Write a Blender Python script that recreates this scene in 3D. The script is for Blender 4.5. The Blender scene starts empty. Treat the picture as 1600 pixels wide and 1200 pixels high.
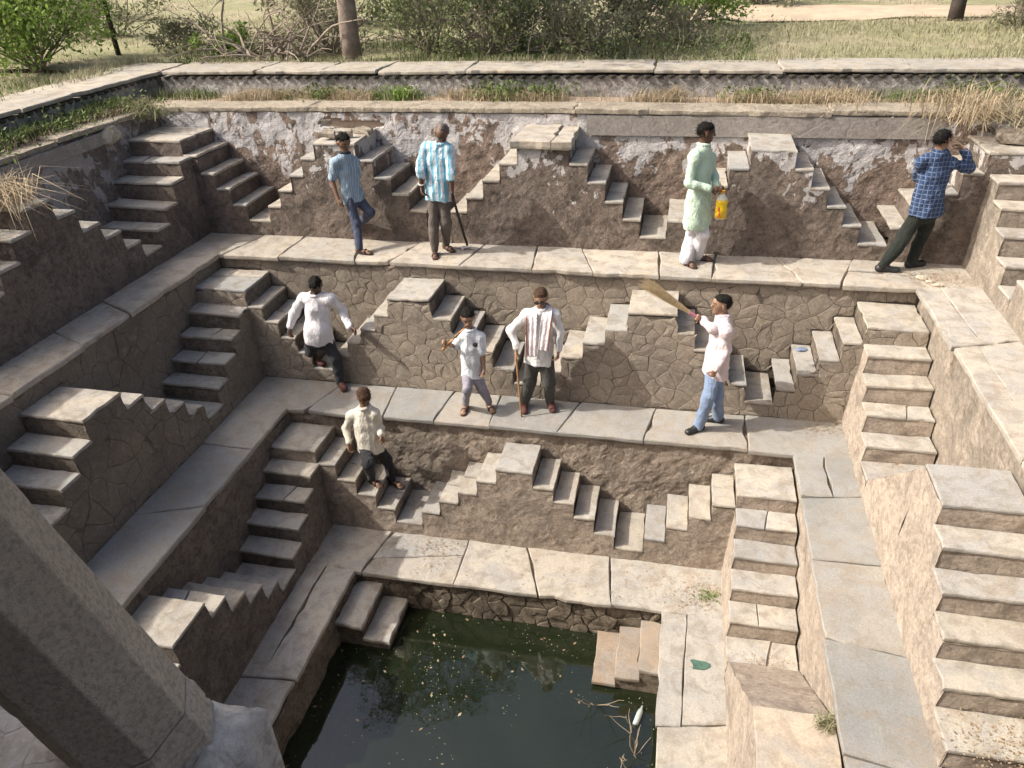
import bpy, bmesh, math, random
import numpy as np
from mathutils import Vector, Matrix, noise

# ------------------------------------------------------------------ camera, sky, sun, exposure
SC = bpy.context.scene
COL = bpy.context.collection
FPX = 1179.149                                    # focal length for a 1600 px wide picture
PITCH, YAW, ROLL = 31.033, 13.203, -2.369
CAM = np.array([0.0, 0.0, 2.047])
def cam_axes():
    p, y, r = (math.radians(v) for v in (PITCH, YAW, ROLL))
    cp, sp, cy, sy = math.cos(p), math.sin(p), math.cos(y), math.sin(y)
    fwd = np.array([-sy*cp, cy*cp, -sp]); right = np.array([cy, sy, 0.0]); up = np.cross(right, fwd)
    c, s = math.cos(r), math.sin(r)
    return np.array([c*right+s*up, -s*right+c*up, fwd])
AX = cam_axes()
cd = bpy.data.cameras.new('camera'); co = bpy.data.objects.new('camera', cd); COL.objects.link(co)
m = Matrix.Identity(4)
for i in range(3):
    m[i][0] = AX[0][i]; m[i][1] = AX[1][i]; m[i][2] = -AX[2][i]; m[i][3] = CAM[i]
co.matrix_world = m
cd.sensor_width = 36.0; cd.lens = FPX/1600*36; cd.clip_start = .05; cd.clip_end = 2000
SC.camera = co

SUN = Vector((1.0, .33, -1.0)).normalized()       # the way the light travels
w = bpy.data.worlds.new('World'); SC.world = w; w.use_nodes = True
nt = w.node_tree; nt.nodes.clear()
sky = nt.nodes.new('ShaderNodeTexSky'); sky.sky_type = 'NISHITA'; sky.sun_disc = False
sky.sun_elevation = math.asin(-SUN.z); sky.sun_rotation = math.atan2(-SUN.x, -SUN.y)
sky.air_density = .8; sky.dust_density = 7.0; sky.ozone_density = .4
bg = nt.nodes.new('ShaderNodeBackground'); bg.inputs['Strength'].default_value = .15
wo = nt.nodes.new('ShaderNodeOutputWorld')
nt.links.new(sky.outputs[0], bg.inputs[0]); nt.links.new(bg.outputs[0], wo.inputs[0])
sl = bpy.data.lights.new('sun', 'SUN'); sl.energy = 3.4; sl.angle = math.radians(.6); sl.color = (1, .95, .875)
so = bpy.data.objects.new('sun', sl); COL.objects.link(so); so.location = (-20, -8, 25)
so.rotation_euler = SUN.to_track_quat('-Z', 'Y').to_euler()
SC.view_settings.view_transform = 'Standard'; SC.view_settings.look = 'None'
SC.view_settings.exposure = .63; SC.view_settings.gamma = 1
SC.view_settings.use_curve_mapping = False

def ray(u, v): return AX.T @ np.array([(u-800)/FPX, (600-v)/FPX, 1.0])
def at(u, v, axis, val):                           # a place seen in the picture, on a plane of known position
    r = ray(u, v); return CAM + r*((val-CAM[axis])/r[axis])

# ------------------------------------------------------------------ measured levels of the well
ZP, ZA, Z1, Z2, Z3, ZW = .33, 0.0, -1.598, -3.053, -4.356, -4.90
RNG = random.Random(7)
NR = np.random.default_rng(11)

# ------------------------------------------------------------------ mesh helpers
ORG = {}
def link(o, parent=None):
    COL.objects.link(o)
    if parent is not None: o.parent = parent
def mk(name, V, F, mat=None, parent=None, smooth=False, recalc=False, origin=None):
    base = Vector(ORG[parent.name]) if parent is not None else Vector((0, 0, 0))
    org = Vector(origin) if origin is not None else base.copy()
    me = bpy.data.meshes.new(name)
    if isinstance(V, np.ndarray):
        V = V - np.array(org)
        n = len(V); me.vertices.add(n); me.vertices.foreach_set('co', V.astype(np.float32).ravel())
        F = np.asarray(F); k = F.shape[1]; nf = len(F)
        me.loops.add(nf*k); me.loops.foreach_set('vertex_index', F.astype(np.int32).ravel())
        me.polygons.add(nf); me.polygons.foreach_set('loop_start', np.arange(0, nf*k, k, dtype=np.int32))
        me.polygons.foreach_set('loop_total', np.full(nf, k, dtype=np.int32))
        me.update(calc_edges=True)
    else:
        me.from_pydata([tuple(Vector(v)-org) for v in V], [], F)
    if recalc:
        bm = bmesh.new(); bm.from_mesh(me); bmesh.ops.recalc_face_normals(bm, faces=bm.faces); bm.to_mesh(me); bm.free()
    if smooth: me.polygons.foreach_set('use_smooth', [True]*len(me.polygons))
    if mat is not None: me.materials.append(mat)
    me.update()
    o = bpy.data.objects.new(name, me); link(o, parent)
    o.location = org - base
    ORG[o.name] = tuple(org)
    return o
def empty(name, loc, label, cat, group=None):
    o = bpy.data.objects.new(name, None); COL.objects.link(o); o.location = loc; o.empty_display_size = .2
    ORG[o.name] = tuple(loc); tag(o, label, cat, group)
    return o
def tag(o, label=None, cat=None, group=None, kind=None):
    if label: o['label'] = label
    if cat: o['category'] = cat
    if group: o['group'] = group
    if kind: o['kind'] = kind
    return o
def nz(x, y, z, f=1.0): return noise.noise(Vector((x*f, y*f, z*f)))

# ------------------------------------------------------------------ materials
def newmat(name):
    mt = bpy.data.materials.new(name); mt.use_nodes = True
    t = mt.node_tree; t.nodes.clear()
    out = t.nodes.new('ShaderNodeOutputMaterial'); b = t.nodes.new('ShaderNodeBsdfPrincipled')
    t.links.new(b.outputs[0], out.inputs[0])
    b.inputs['Roughness'].default_value = .9
    b.inputs['Specular IOR Level'].default_value = .25
    return mt, t, b
class N:
    def __init__(s, t): s.t = t
    def node(s, typ, **kw):
        n = s.t.nodes.new(typ)
        for k, v in kw.items(): setattr(n, k, v)
        return n
    def put(s, sock, v):
        if isinstance(v, bpy.types.NodeSocket): s.t.links.new(v, sock)
        elif isinstance(v, (tuple, list)) and len(v) == 3 and sock.type == 'RGBA': sock.default_value = (*v, 1)
        else: sock.default_value = v
    def pos(s): return s.node('ShaderNodeNewGeometry').outputs['Position']
    def obj(s): return s.node('ShaderNodeTexCoord').outputs['Object']
    def noise(s, vec, scale, detail=6, rough=.6, dist=0.0):
        n = s.node('ShaderNodeTexNoise'); s.put(n.inputs['Vector'], vec); n.inputs['Scale'].default_value = scale
        n.inputs['Detail'].default_value = detail; n.inputs['Roughness'].default_value = rough; n.inputs['Distortion'].default_value = dist
        return n.outputs['Fac']
    def vor(s, vec, scale, feature='DISTANCE_TO_EDGE', out='Distance', rnd=1.0):
        n = s.node('ShaderNodeTexVoronoi', feature=feature); s.put(n.inputs['Vector'], vec); n.inputs['Scale'].default_value = scale
        n.inputs['Randomness'].default_value = rnd
        return n.outputs[out]
    def ramp(s, f, stops, interp='LINEAR'):
        n = s.node('ShaderNodeValToRGB'); n.color_ramp.interpolation = interp; e = n.color_ramp.elements
        while len(e) < len(stops): e.new(.5)
        for i, (p, c) in enumerate(stops):
            e[i].position = p; e[i].color = (c, c, c, 1) if not isinstance(c, (tuple, list)) else (*c, 1)
        s.put(n.inputs[0], f); return n.outputs[0]
    def mix(s, f, a, b, mode='MIX'):
        n = s.node('ShaderNodeMix', data_type='RGBA', blend_type=mode); s.put(n.inputs[0], f); s.put(n.inputs[6], a); s.put(n.inputs[7], b)
        return n.outputs[2]
    def math(s, op, a, b=0.0, c=0.0):
        n = s.node('ShaderNodeMath', operation=op); s.put(n.inputs[0], a); s.put(n.inputs[1], b); s.put(n.inputs[2], c); return n.outputs[0]
    def sep(s, v):
        n = s.node('ShaderNodeSeparateXYZ'); s.put(n.inputs[0], v); return n.outputs
    def scale(s, v, k):
        n = s.node('ShaderNodeVectorMath', operation='MULTIPLY'); s.put(n.inputs[0], v); n.inputs[1].default_value = k; return n.outputs[0]
    def rnd(s): return s.node('ShaderNodeObjectInfo').outputs['Random']
    def island(s): return s.node('ShaderNodeNewGeometry').outputs['Random Per Island']
    def bump(s, h, strength, dist, b, prev=None):
        n = s.node('ShaderNodeBump'); n.inputs['Strength'].default_value = strength; n.inputs['Distance'].default_value = dist
        s.put(n.inputs['Height'], h)
        if prev is not None: s.put(n.inputs['Normal'], prev)
        s.put(b.inputs['Normal'], n.outputs[0]); return n.outputs[0]

def mat_slab(name, tones, stain=(.20, .17, .13), dirt=.5):
    mt, t, b = newmat(name); n = N(t); p = n.pos()
    k = len(tones)
    c = n.ramp(n.rnd(), [(i/max(1, k-1)*.96+.02, tones[i]) for i in range(k)])
    big = n.noise(p, 1.3, 4, .6, .4); mid = n.noise(p, 5.5, 6, .68, .6); fine = n.noise(p, 60, 4, .7)
    c = n.mix(n.ramp(big, [(.36, 0), (.72, .55)]), c, n.mix(.5, c, (.52, .46, .37)))
    c = n.mix(n.ramp(n.noise(p, 2.6, 5, .62, .9), [(.44, 0), (.62, .75)]), c, n.mix(.35, (.265, .268, .265), c))
    c = n.mix(n.math('MULTIPLY', n.ramp(mid, [(.47, 0), (.64, 1)]), dirt), c, stain)
    c = n.mix(n.ramp(n.noise(p, 2.1, 9, .75, 1.2), [(.54, 0), (.60, .7)]), c, n.mix(.55, c, (.27, .215, .16)))
    c = n.mix(.35, c, n.ramp(fine, [(.25, .28), (.75, .85)]), 'OVERLAY')
    spots = n.vor(p, 26, 'F1'); c = n.mix(n.ramp(spots, [(.05, .55), (.12, 0)]), c, (.16, .13, .10))
    n.put(b.inputs['Base Color'], c)
    n.bump(n.noise(p, 7, 9, .72), .5, .03, b)
    return mt
CREAM, BUFF, GREY, SLATE, WHITE = (.415, .365, .295), (.355, .31, .25), (.31, .29, .25), (.20, .205, .20), (.47, .425, .355)
M_T1 = mat_slab('slab_buff', [CREAM, BUFF, (.385, .345, .285), (.33, .305, .26)], dirt=.62)
M_T2 = mat_slab('slab_slate', [SLATE, (.245, .24, .22), (.30, .275, .235), (.215, .22, .21)], dirt=.4)
M_T3 = mat_slab('slab_pale', [(.42, .39, .34), (.38, .34, .28), (.365, .34, .295), (.33, .315, .285)], dirt=.55)
M_BROWN = mat_slab('brown_tread', [(.27, .20, .14), (.30, .23, .165), (.24, .185, .135)], dirt=.7)
M_PEACH = mat_slab('peach_slab', [(.47, .385, .29), (.44, .365, .28)], dirt=.35)
M_TREAD = mat_slab('tread_stone', [(.36, .34, .30), CREAM, (.29, .29, .275), (.40, .36, .29)], dirt=.65)
M_PALE = mat_slab('tread_pale', [(.41, .38, .33), (.37, .335, .275), (.37, .345, .30), (.285, .28, .268)], dirt=.6)

def mat_plaster(name, a, bcol, pale, grime, white=None, crack=9.0, wz=(-1.1, .0), wk=(-.22, .075), bs=1.0, gr=.8):
    mt, t, b = newmat(name); n = N(t); p = n.pos()
    big = n.noise(p, .9, 4, .62, .5); mid = n.noise(p, 4.2, 5, .7, .5); fine = n.noise(p, 38, 4, .72)
    c = n.mix(n.ramp(big, [(.33, 0), (.66, 1)]), a, bcol)
    c = n.mix(n.ramp(mid, [(.48, 0), (.70, .75)]), c, pale)
    c = n.mix(n.ramp(n.noise(p, 2.0, 6, .75, .8), [(.50, 0), (.64, gr)]), c, grime)
    c = n.mix(n.ramp(n.noise(p, 15, 4, .7), [(.38, .75*gr), (.52, 0)]), c, grime)
    c = n.mix(.55, c, n.ramp(fine, [(.2, .2), (.8, .85)]), 'OVERLAY')
    if white is not None:
        z = n.sep(p)[2]
        up = n.node('ShaderNodeMapRange'); n.put(up.inputs[0], z); up.inputs[1].default_value = wz[0]; up.inputs[2].default_value = wz[1]
        up.inputs[3].default_value = wk[0]; up.inputs[4].default_value = wk[1]
        q = n.scale(p, (1.0, 1.0, .75))
        f = n.math('ADD', n.math('ADD', n.math('MULTIPLY', n.noise(q, 1.5, 3, .5, .4), .36), n.math('MULTIPLY', n.noise(q, 5.2, 6, .62, .35), .64)), up.outputs[0])
        c = n.mix(n.ramp(f, [(.508, 0), (.518, .92)]), c, n.mix(n.noise(p, 12, 5), white, n.mix(.45, white, (.30, .27, .25))))
    n.put(b.inputs['Base Color'], c)
    wv = n.noise(p, 6, 3, .5)
    wp = n.node('ShaderNodeVectorMath', operation='ADD'); n.put(wp.inputs[0], p)
    cmb = n.node('ShaderNodeCombineXYZ')
    for i in range(3): n.put(cmb.inputs[i], n.math('MULTIPLY', wv, .12))
    n.put(wp.inputs[1], cmb.outputs[0])
    cr = n.ramp(n.vor(wp.outputs[0], crack), [(0.0, 0), (.05, 1)])
    h = n.bump(n.noise(p, 22, 7, .78), 1.0*bs, .022, b)
    n.bump(cr, .55*bs, .008, b, h)
    return mt
M_UP = mat_plaster('plaster_upper', (.215, .162, .128), (.265, .20, .158), (.30, .24, .195), (.11, .088, .07), white=(.58, .565, .555), wz=(-1.25, -.3), wk=(-.14, .04))
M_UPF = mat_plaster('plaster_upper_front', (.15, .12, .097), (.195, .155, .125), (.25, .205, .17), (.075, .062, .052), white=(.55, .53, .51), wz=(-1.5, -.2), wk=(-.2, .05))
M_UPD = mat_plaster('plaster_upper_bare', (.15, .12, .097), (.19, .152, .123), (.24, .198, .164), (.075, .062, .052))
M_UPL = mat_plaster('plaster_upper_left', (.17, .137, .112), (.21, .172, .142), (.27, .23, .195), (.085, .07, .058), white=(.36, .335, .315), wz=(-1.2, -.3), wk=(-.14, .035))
M_MID = mat_plaster('plaster_middle', (.21, .175, .135), (.165, .14, .11), (.28, .24, .19), (.08, .068, .055))
M_LOW = mat_plaster('plaster_lower', (.34, .275, .215), (.28, .235, .19), (.42, .355, .285), (.16, .135, .11), crack=14)
M_SIDE = mat_plaster('plaster_left_shaded', (.175, .147, .124), (.138, .117, .099), (.225, .193, .163), (.07, .06, .051))  # left plaster set darker; part of that side's shade is in the colour
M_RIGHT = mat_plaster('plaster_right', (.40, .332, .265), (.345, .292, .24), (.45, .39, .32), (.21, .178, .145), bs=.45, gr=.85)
M_STAIN = mat_plaster('plaster_right_stained', (.28, .24, .19), (.22, .19, .155), (.43, .37, .30), (.14, .118, .097), bs=.5, gr=.7)
M_RUB = mat_plaster('rubble', (.21, .175, .13), (.155, .125, .09), (.28, .235, .175), (.07, .055, .04), crack=20)
M_COPE = mat_plaster('coping', (.38, .33, .255), (.31, .27, .21), (.43, .385, .305), (.17, .145, .112), crack=3)
M_GREYBAND = mat_plaster('cement_band', (.29, .26, .23), (.26, .235, .21), (.33, .30, .265), (.18, .16, .14), crack=2, bs=.5, gr=.4)
M_LIME = mat_plaster('lime_wall', (.42, .40, .38), (.30, .275, .25), (.50, .48, .46), (.09, .085, .07), crack=4)

def mat_stone(nm='crazed_piece', k=1.0):           # the crazed pieces of the middle wall: one tone each
    mt, t, b = newmat(nm); n = N(t); p = n.pos()
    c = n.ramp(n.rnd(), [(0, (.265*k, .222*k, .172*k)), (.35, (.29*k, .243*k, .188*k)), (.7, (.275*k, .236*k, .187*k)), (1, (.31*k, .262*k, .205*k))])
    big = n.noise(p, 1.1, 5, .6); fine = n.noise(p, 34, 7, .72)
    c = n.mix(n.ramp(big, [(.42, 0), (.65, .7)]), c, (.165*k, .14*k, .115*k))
    c = n.mix(n.ramp(n.noise(p, 9, 6, .72), [(.52, 0), (.68, .6)]), c, (.39*k, .335*k, .265*k))
    c = n.mix(.55, c, n.ramp(fine, [(.2, .2), (.8, .85)]), 'OVERLAY')
    n.put(b.inputs['Base Color'], c)
    n.bump(n.noise(p, 18, 8, .76), .9, .018, b)
    return mt
M_PIECE = mat_stone()
M_JOINT = mat_plaster('crack_joint_clay', (.125, .102, .08), (.11, .09, .072), (.145, .12, .096), (.08, .066, .053))  # dark clay showing in the joints between crazed pieces
M_PIECEL = mat_stone('crazed_piece_left_shaded', .66)  # darker copy of the crazed piece, the left side's shade in its tone
def mat_plain(name, col, rough=.8, var=.25, scale=20, bump=.2, spec=.25, metal=0.0):
    mt, t, b = newmat(name); n = N(t); p = n.obj()
    f = n.noise(p, scale, 6, .65)
    c = n.mix(n.ramp(f, [(.3, 0), (.75, 1)]), tuple(v*(1-var) for v in col), tuple(min(1, v*(1+var)) for v in col))
    n.put(b.inputs['Base Color'], c); b.inputs['Roughness'].default_value = rough
    b.inputs['Specular IOR Level'].default_value = spec; b.inputs['Metallic'].default_value = metal
    if bump: n.bump(n.noise(p, scale*2, 5, .6), bump, .01, b)
    return mt
def mat_leaf(name, tones, trans=.25, rough=.6):
    mt, t, b = newmat(name); n = N(t)
    c = n.ramp(n.island(), [(i/max(1, len(tones)-1), tones[i]) for i in range(len(tones))])
    n.put(b.inputs['Base Color'], c); b.inputs['Roughness'].default_value = rough
    tr = n.node('ShaderNodeBsdfTranslucent'); n.put(tr.inputs[0], c)
    mx = n.node('ShaderNodeMixShader'); mx.inputs[0].default_value = trans
    t.links.new(b.outputs[0], mx.inputs[1]); t.links.new(tr.outputs[0], mx.inputs[2])
    t.links.new(mx.outputs[0], [q for q in t.nodes if q.type == 'OUTPUT_MATERIAL'][0].inputs[0])
    return mt
M_STRAW = mat_leaf('straw', [(.36, .28, .17), (.47, .39, .26), (.29, .22, .14), (.54, .47, .34)])
M_DRY = mat_leaf('dry_grass', [(.30, .285, .17), (.38, .35, .225), (.24, .245, .125), (.44, .39, .28)])
M_GREEN = mat_leaf('green_leaf', [(.085, .125, .035), (.12, .165, .045), (.15, .19, .065), (.09, .12, .042)])
M_LIMEGR = mat_leaf('bright_leaf', [(.17, .26, .05), (.24, .34, .075), (.12, .20, .04), (.28, .36, .10)], .4)
M_GREYGR = mat_leaf('grey_leaf', [(.19, .20, .115), (.25, .25, .15), (.14, .155, .08), (.30, .285, .18)], .35)
M_DARKGR = mat_leaf('dark_leaf', [(.035, .06, .02), (.055, .08, .026), (.025, .045, .015)])
M_TWIG = mat_plain('twig', (.20, .165, .13), .9, .35, 14)
M_BARK = mat_plain('bark', (.21, .17, .14), .95, .4, 7, .9)
M_BARKD = mat_plain('bark_dark', (.06, .048, .04), .95, .4, 7, .9)
M_SOIL = mat_plain('soil', (.30, .235, .175), .95, .35, 6, .6)

# ------------------------------------------------------------------ stonework
ID = lambda s, d, z: (s, d, z)
def slab(name, poly, zt, th, mat, parent, mp=ID, seg=.16, jit=.010, inset=.012, tilt=.006, chip=.08, cd=.04):
    """one stone slab: uneven outline, rounded arris, slightly tilted top"""
    sd = RNG.random()*100
    cx = sum(p[0] for p in poly)/len(poly); cy = sum(p[1] for p in poly)/len(poly)
    out = []
    for i, a in enumerate(poly):
        b = poly[(i+1) % len(poly)]
        L = math.hypot(b[0]-a[0], b[1]-a[1]); k = max(1, int(L/seg+.5))
        for j in range(k):
            t = j/k; x = a[0]+(b[0]-a[0])*t; y = a[1]+(b[1]-a[1])*t
            x += jit*nz(x*6+sd, y*6, 1.7)*1.6; y += jit*nz(x*6, y*6+sd, 9.3)*1.6
            if RNG.random() < chip:
                r = math.hypot(x-cx, y-cy) or 1; q = RNG.uniform(.008, cd); x -= (x-cx)/r*q; y -= (y-cy)/r*q
            out.append((x, y))
    n = len(out); V = []; F = []
    tx, ty = RNG.uniform(-tilt, tilt), RNG.uniform(-tilt, tilt)
    for ring, (ins, dz) in enumerate(((.006, -th), (0, -th*.72), (0, -.011), (inset, 0))):
        for x, y in out:
            r = math.hypot(x-cx, y-cy) or 1
            xx, yy = x-(x-cx)/r*ins, y-(y-cy)/r*ins
            zz = zt+dz+(tx*(x-cx)+ty*(y-cy))*2+(.0035*nz(x*5+sd, y*5, 3.1) if ring > 1 else 0)
            V.append(mp(xx, yy, zz))
    for r in range(3):
        for i in range(n):
            j = (i+1) % n; F.append((r*n+i, r*n+j, r*n+n+j, r*n+n+i))
    V.append(mp(cx, cy, zt+.002)); c = len(V)-1
    for i in range(n): F.append((3*n+i, 3*n+(i+1) % n, c))
    F.append(tuple(range(n-1, -1, -1)))
    return mk(name, V, F, mat, parent, recalc=True)

def panel(mp, s0, s1, z0, z1, step=.05, amp=.018, fq=3.0, V=None, F=None, batter=0.0, zb=None, seed=0.0, dents=()):
    """a rough upright face; mp(s, d, z), d negative = proud of the face"""
    V = [] if V is None else V; F = [] if F is None else F
    ns = max(2, int((s1-s0)/step+.5)); k = max(2, int((z1-z0)/step+.5)); o = len(V); zb = z0 if zb is None else zb
    for j in range(k+1):
        z = z0+(z1-z0)*j/k
        for i in range(ns+1):
            s = s0+(s1-s0)*i/ns
            d = batter*(z-zb) - amp*(nz(s+seed, z, .3, fq)*1.0+nz(s, z+seed, 5.3, fq*2.7)*.6+nz(s+seed, z, 8.3, fq*7)*.28)
            for ds, dz_, rs, rz, dep in dents:
                e = ((s-ds)/rs)**2+((z-dz_)/rz+.5*nz(s, z, 2, 6))**2
                if e < 1: d += dep*(1-e**3)
            V.append(mp(s, d, z))
    for j in range(k):
        for i in range(ns):
            a = o+j*(ns+1)+i; F.append((a, a+1, a+ns+2, a+ns+1))
    return V, F

# crazed plaster: cells of a jittered lattice, clipped to the face, each a piece with its own edge and depth
def clip_half(poly, px, py, nx, ny):
    out = []; L = len(poly)
    for i in range(L):
        a = poly[i]; b = poly[(i+1) % L]
        da = (a[0]-px)*nx+(a[1]-py)*ny; db = (b[0]-px)*nx+(b[1]-py)*ny
        if da <= 0: out.append(a)
        if (da < 0 < db) or (db < 0 < da):
            t = da/(da-db); out.append((a[0]+(b[0]-a[0])*t, a[1]+(b[1]-a[1])*t))
    return out
def area(p): return .5*sum(p[i][0]*p[(i+1) % len(p)][1]-p[(i+1) % len(p)][0]*p[i][1] for i in range(len(p)))
def cells(region, size, asp=1.0, rnd=None):
    rnd = rnd or RNG
    xs = [p[0] for p in region]; ys = [p[1] for p in region]
    x0, x1, y0, y1 = min(xs), max(xs), min(ys), max(ys)
    sx, sy = size*asp, size
    nx, ny = int((x1-x0)/sx)+3, int((y1-y0)/sy)+3
    pts = {}
    for i in range(-1, nx):
        for j in range(-1, ny):
            pts[i, j] = (x0+(i+.5+(j % 2)*.5+rnd.uniform(-.62, .62))*sx-sx*.5, y0+(j+.5+rnd.uniform(-.58, .58))*sy-sy*.5)
    res = []
    for (i, j), p in pts.items():
        c = [(p[0]-2*sx, p[1]-2*sy), (p[0]+2*sx, p[1]-2*sy), (p[0]+2*sx, p[1]+2*sy), (p[0]-2*sx, p[1]+2*sy)]
        for di in range(-2, 3):
            for dj in range(-2, 3):
                q = pts.get((i+di, j+dj))
                if q is None or (di == 0 and dj == 0): continue
                c = clip_half(c, (p[0]+q[0])/2, (p[1]+q[1])/2, q[0]-p[0], q[1]-p[1])
                if len(c) < 3: break
            if len(c) < 3: break
        if len(c) < 3: continue
        r = list(region)
        for k in range(len(c)):
            a = c[k]; b = c[(k+1) % len(c)]
            r = clip_half(r, a[0], a[1], b[1]-a[1], -(b[0]-a[0]))
            if len(r) < 3: break
        if len(r) >= 3 and abs(area(r)) > .012*sx*sy: res.append(r)
    return res
def pieces(region, size, mp, parent, mat, batter=0.0, zb=0.0, gap=.0027, hi=(.002, .006), asp=1.0, name='stone', wob=.045):
    lst = cells(region, size, asp)
    for r in lst:
        pts = []
        for i, a in enumerate(r):
            b = r[(i+1) % len(r)]; L = math.hypot(b[0]-a[0], b[1]-a[1])
            if L < .012: continue
            k = max(1, min(3, int(L/.07+.5)))
            for j in range(k):
                x = a[0]+(b[0]-a[0])*j/k; y = a[1]+(b[1]-a[1])*j/k
                pts.append((x+wob*nz(x, y, 2.2, 9), y+wob*nz(x, y, 7.7, 9)))
        if len(pts) < 3: continue
        if area(pts) < 0: pts.reverse()
        cx = sum(p[0] for p in pts)/len(pts); cy = sum(p[1] for p in pts)/len(pts)
        h = RNG.uniform(*hi); tx, ty = RNG.uniform(-.02, .02), RNG.uniform(-.02, .02)
        V = []; F = []; n = len(pts); g = gap*RNG.uniform(.35, 1.7)
        for ins, hh in ((g, -.02), (g, h*.35), (g+.005, h)):
            for x, y in pts:
                rr = math.hypot(x-cx, y-cy) or 1; q = min(ins, rr*.5)
                xx, yy = x-(x-cx)/rr*q, y-(y-cy)/rr*q
                V.append(mp(xx, batter*(yy-zb)-hh-((x-cx)*tx+(y-cy)*ty)*(hh > 0)-.004*nz(xx, yy, 4, 25), yy))
        V.append(mp(cx, batter*(cy-zb)-h-.006, cy))
        for q in range(2):
            for i in range(n):
                j = (i+1) % n; F.append((q*n+i, q*n+j, q*n+n+j, q*n+n+i))
        for i in range(n): F.append((2*n+i, 2*n+(i+1) % n, 3*n))
        mk(name, V, F, mat, parent, recalc=True)
    return len(lst)

def m_back(yf): return lambda s, d, z: (s, yf+d, z)
def m_left(xf): return lambda s, d, z: (xf-d, s, z)
def m_right(xf): return lambda s, d, z: (xf+d, s, z)

# ------------------------------------------------------------------ plan of the well (metres)
# for each level: zf floor, zt platform height, fronts and back faces of the stair bands
LV = {
 1: dict(zf=Z1, zp=-.279, yf=9.43, yw=10.30, xl=-6.64, xlw=-7.62, xr=3.41, xrw=4.28, bat=.04),
 2: dict(zf=Z2, zp=-1.818, yf=7.95, yw=8.70, xl=-5.31, xlw=-6.12, xr=2.08, xrw=2.78, bat=.07),
 3: dict(zf=Z3, zp=-3.267, yf=6.635, yw=7.28, xl=-3.97, xlw=-4.67, xr=.82, xrw=1.50, bat=.075),
}
INNER = {1: dict(y=8.70, xl=-6.12, xr=2.78), 2: dict(y=7.28, xl=-4.67, xr=1.50), 3: dict(y=5.95, xl=-3.43, xr=.225)}
TOP = {1: ZA, 2: Z1, 3: Z2}
YN = 1.0                                             # near end of the pit, under the pavilion

# ------------------------------------------------------------------ terraces
def paving(parent, mat, a0, a1, inner, outer, z, mp=ID, step=(.65, 1.15), split=.3, th=.06):
    """slabs along a strip: s from a0 to a1, d from inner to outer"""
    cuts = [a0]
    while cuts[-1] < a1-step[1]*1.3: cuts.append(cuts[-1]+RNG.uniform(*step))
    cuts.append(a1)
    lean = [0]+[RNG.uniform(-.14, .14) for _ in cuts[1:-1]]+[0]
    sg = 1 if outer > inner else -1
    g = .005
    for i in range(len(cuts)-1):
        e = RNG.uniform(.02, .05)*sg
        A, B, la, lb = cuts[i]+g, cuts[i+1]-g, lean[i], lean[i+1]
        lo, hi = inner-e, outer
        zz = z+RNG.uniform(-.004, .006)
        r = RNG.random()
        if r < split:                                # a broken slab: two pieces across the strip
            f1, f2 = RNG.uniform(.3, .7), RNG.uniform(.3, .7)
            pl = lambda t, s: (s, lo+(hi-lo)*t)
            q = [pl(0, A+la), pl(0, B+lb), pl(f2, B+lb*(1-2*f2)), pl(f1, A+la*(1-2*f1))]
            q2 = [pl(f1+.012, A+la*(1-2*f1)), pl(f2+.012, B+lb*(1-2*f2)), pl(1, B-lb), pl(1, A-la)]
            for w in (q, q2): slab('paving_slab', w, zz+RNG.uniform(-.003, .003), th, mat, parent, mp)
        else:
            slab('paving_slab', [(A+la, lo), (B+lb, lo), (B-lb, hi), (A-la, hi)], zz, th, mat, parent, mp)
def box(V, F, x0, x1, y0, y1, z0, z1):
    o = len(V)
    V += [(x0, y0, z0), (x1, y0, z0), (x1, y1, z0), (x0, y1, z0), (x0, y0, z1), (x1, y0, z1), (x1, y1, z1), (x0, y1, z1)]
    F += [tuple(o+i for i in f) for f in ((0, 3, 2, 1), (4, 5, 6, 7), (0, 1, 5, 4), (1, 2, 6, 5), (2, 3, 7, 6), (3, 0, 4, 7))]
M_FILL = mat_plaster('terrace_fill', (.20, .16, .12), (.25, .20, .15), (.30, .25, .19), (.12, .095, .075))
names = {1: 'terrace_upper', 2: 'terrace_middle', 3: 'terrace_lower'}
for L in (1, 2, 3):
    d, n = LV[L], INNER[L]; z = d['zf']; V, F = [], []
    box(V, F, d['xlw']-.05, d['xrw']+.05, n['y']+.03, d['yw']+.1, z-.5, z-.035)
    box(V, F, d['xlw']-.05, n['xl']-.03, YN, n['y']+.03, z-.5, z-.035)
    box(V, F, n['xr']+.03, d['xrw']+.05, YN, n['y']+.03, z-.5, z-.035)
    t = tag(mk(names[L], V, F, M_FILL), kind='structure')
    mt = {1: M_T1, 2: M_T2, 3: M_T3}[L]
    paving(t, mt, d['xl']-.06, d['xr']+.06, n['y'], d['yf']+.03, z, ID, split=.25)
    ml = lambda s, dd, zz: (dd, s, zz)
    paving(t, mt, YN+.9, n['y']-.01, n['xl'], d['xl']-.03, z, ml, (.8, 1.4), .12)
    paving(t, {1: M_T3, 2: M_T2, 3: M_T3}[L], YN+.9, n['y']-.01, n['xr'], d['xr']+.03, z, ml, (.6, 1.1), .25)

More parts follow.
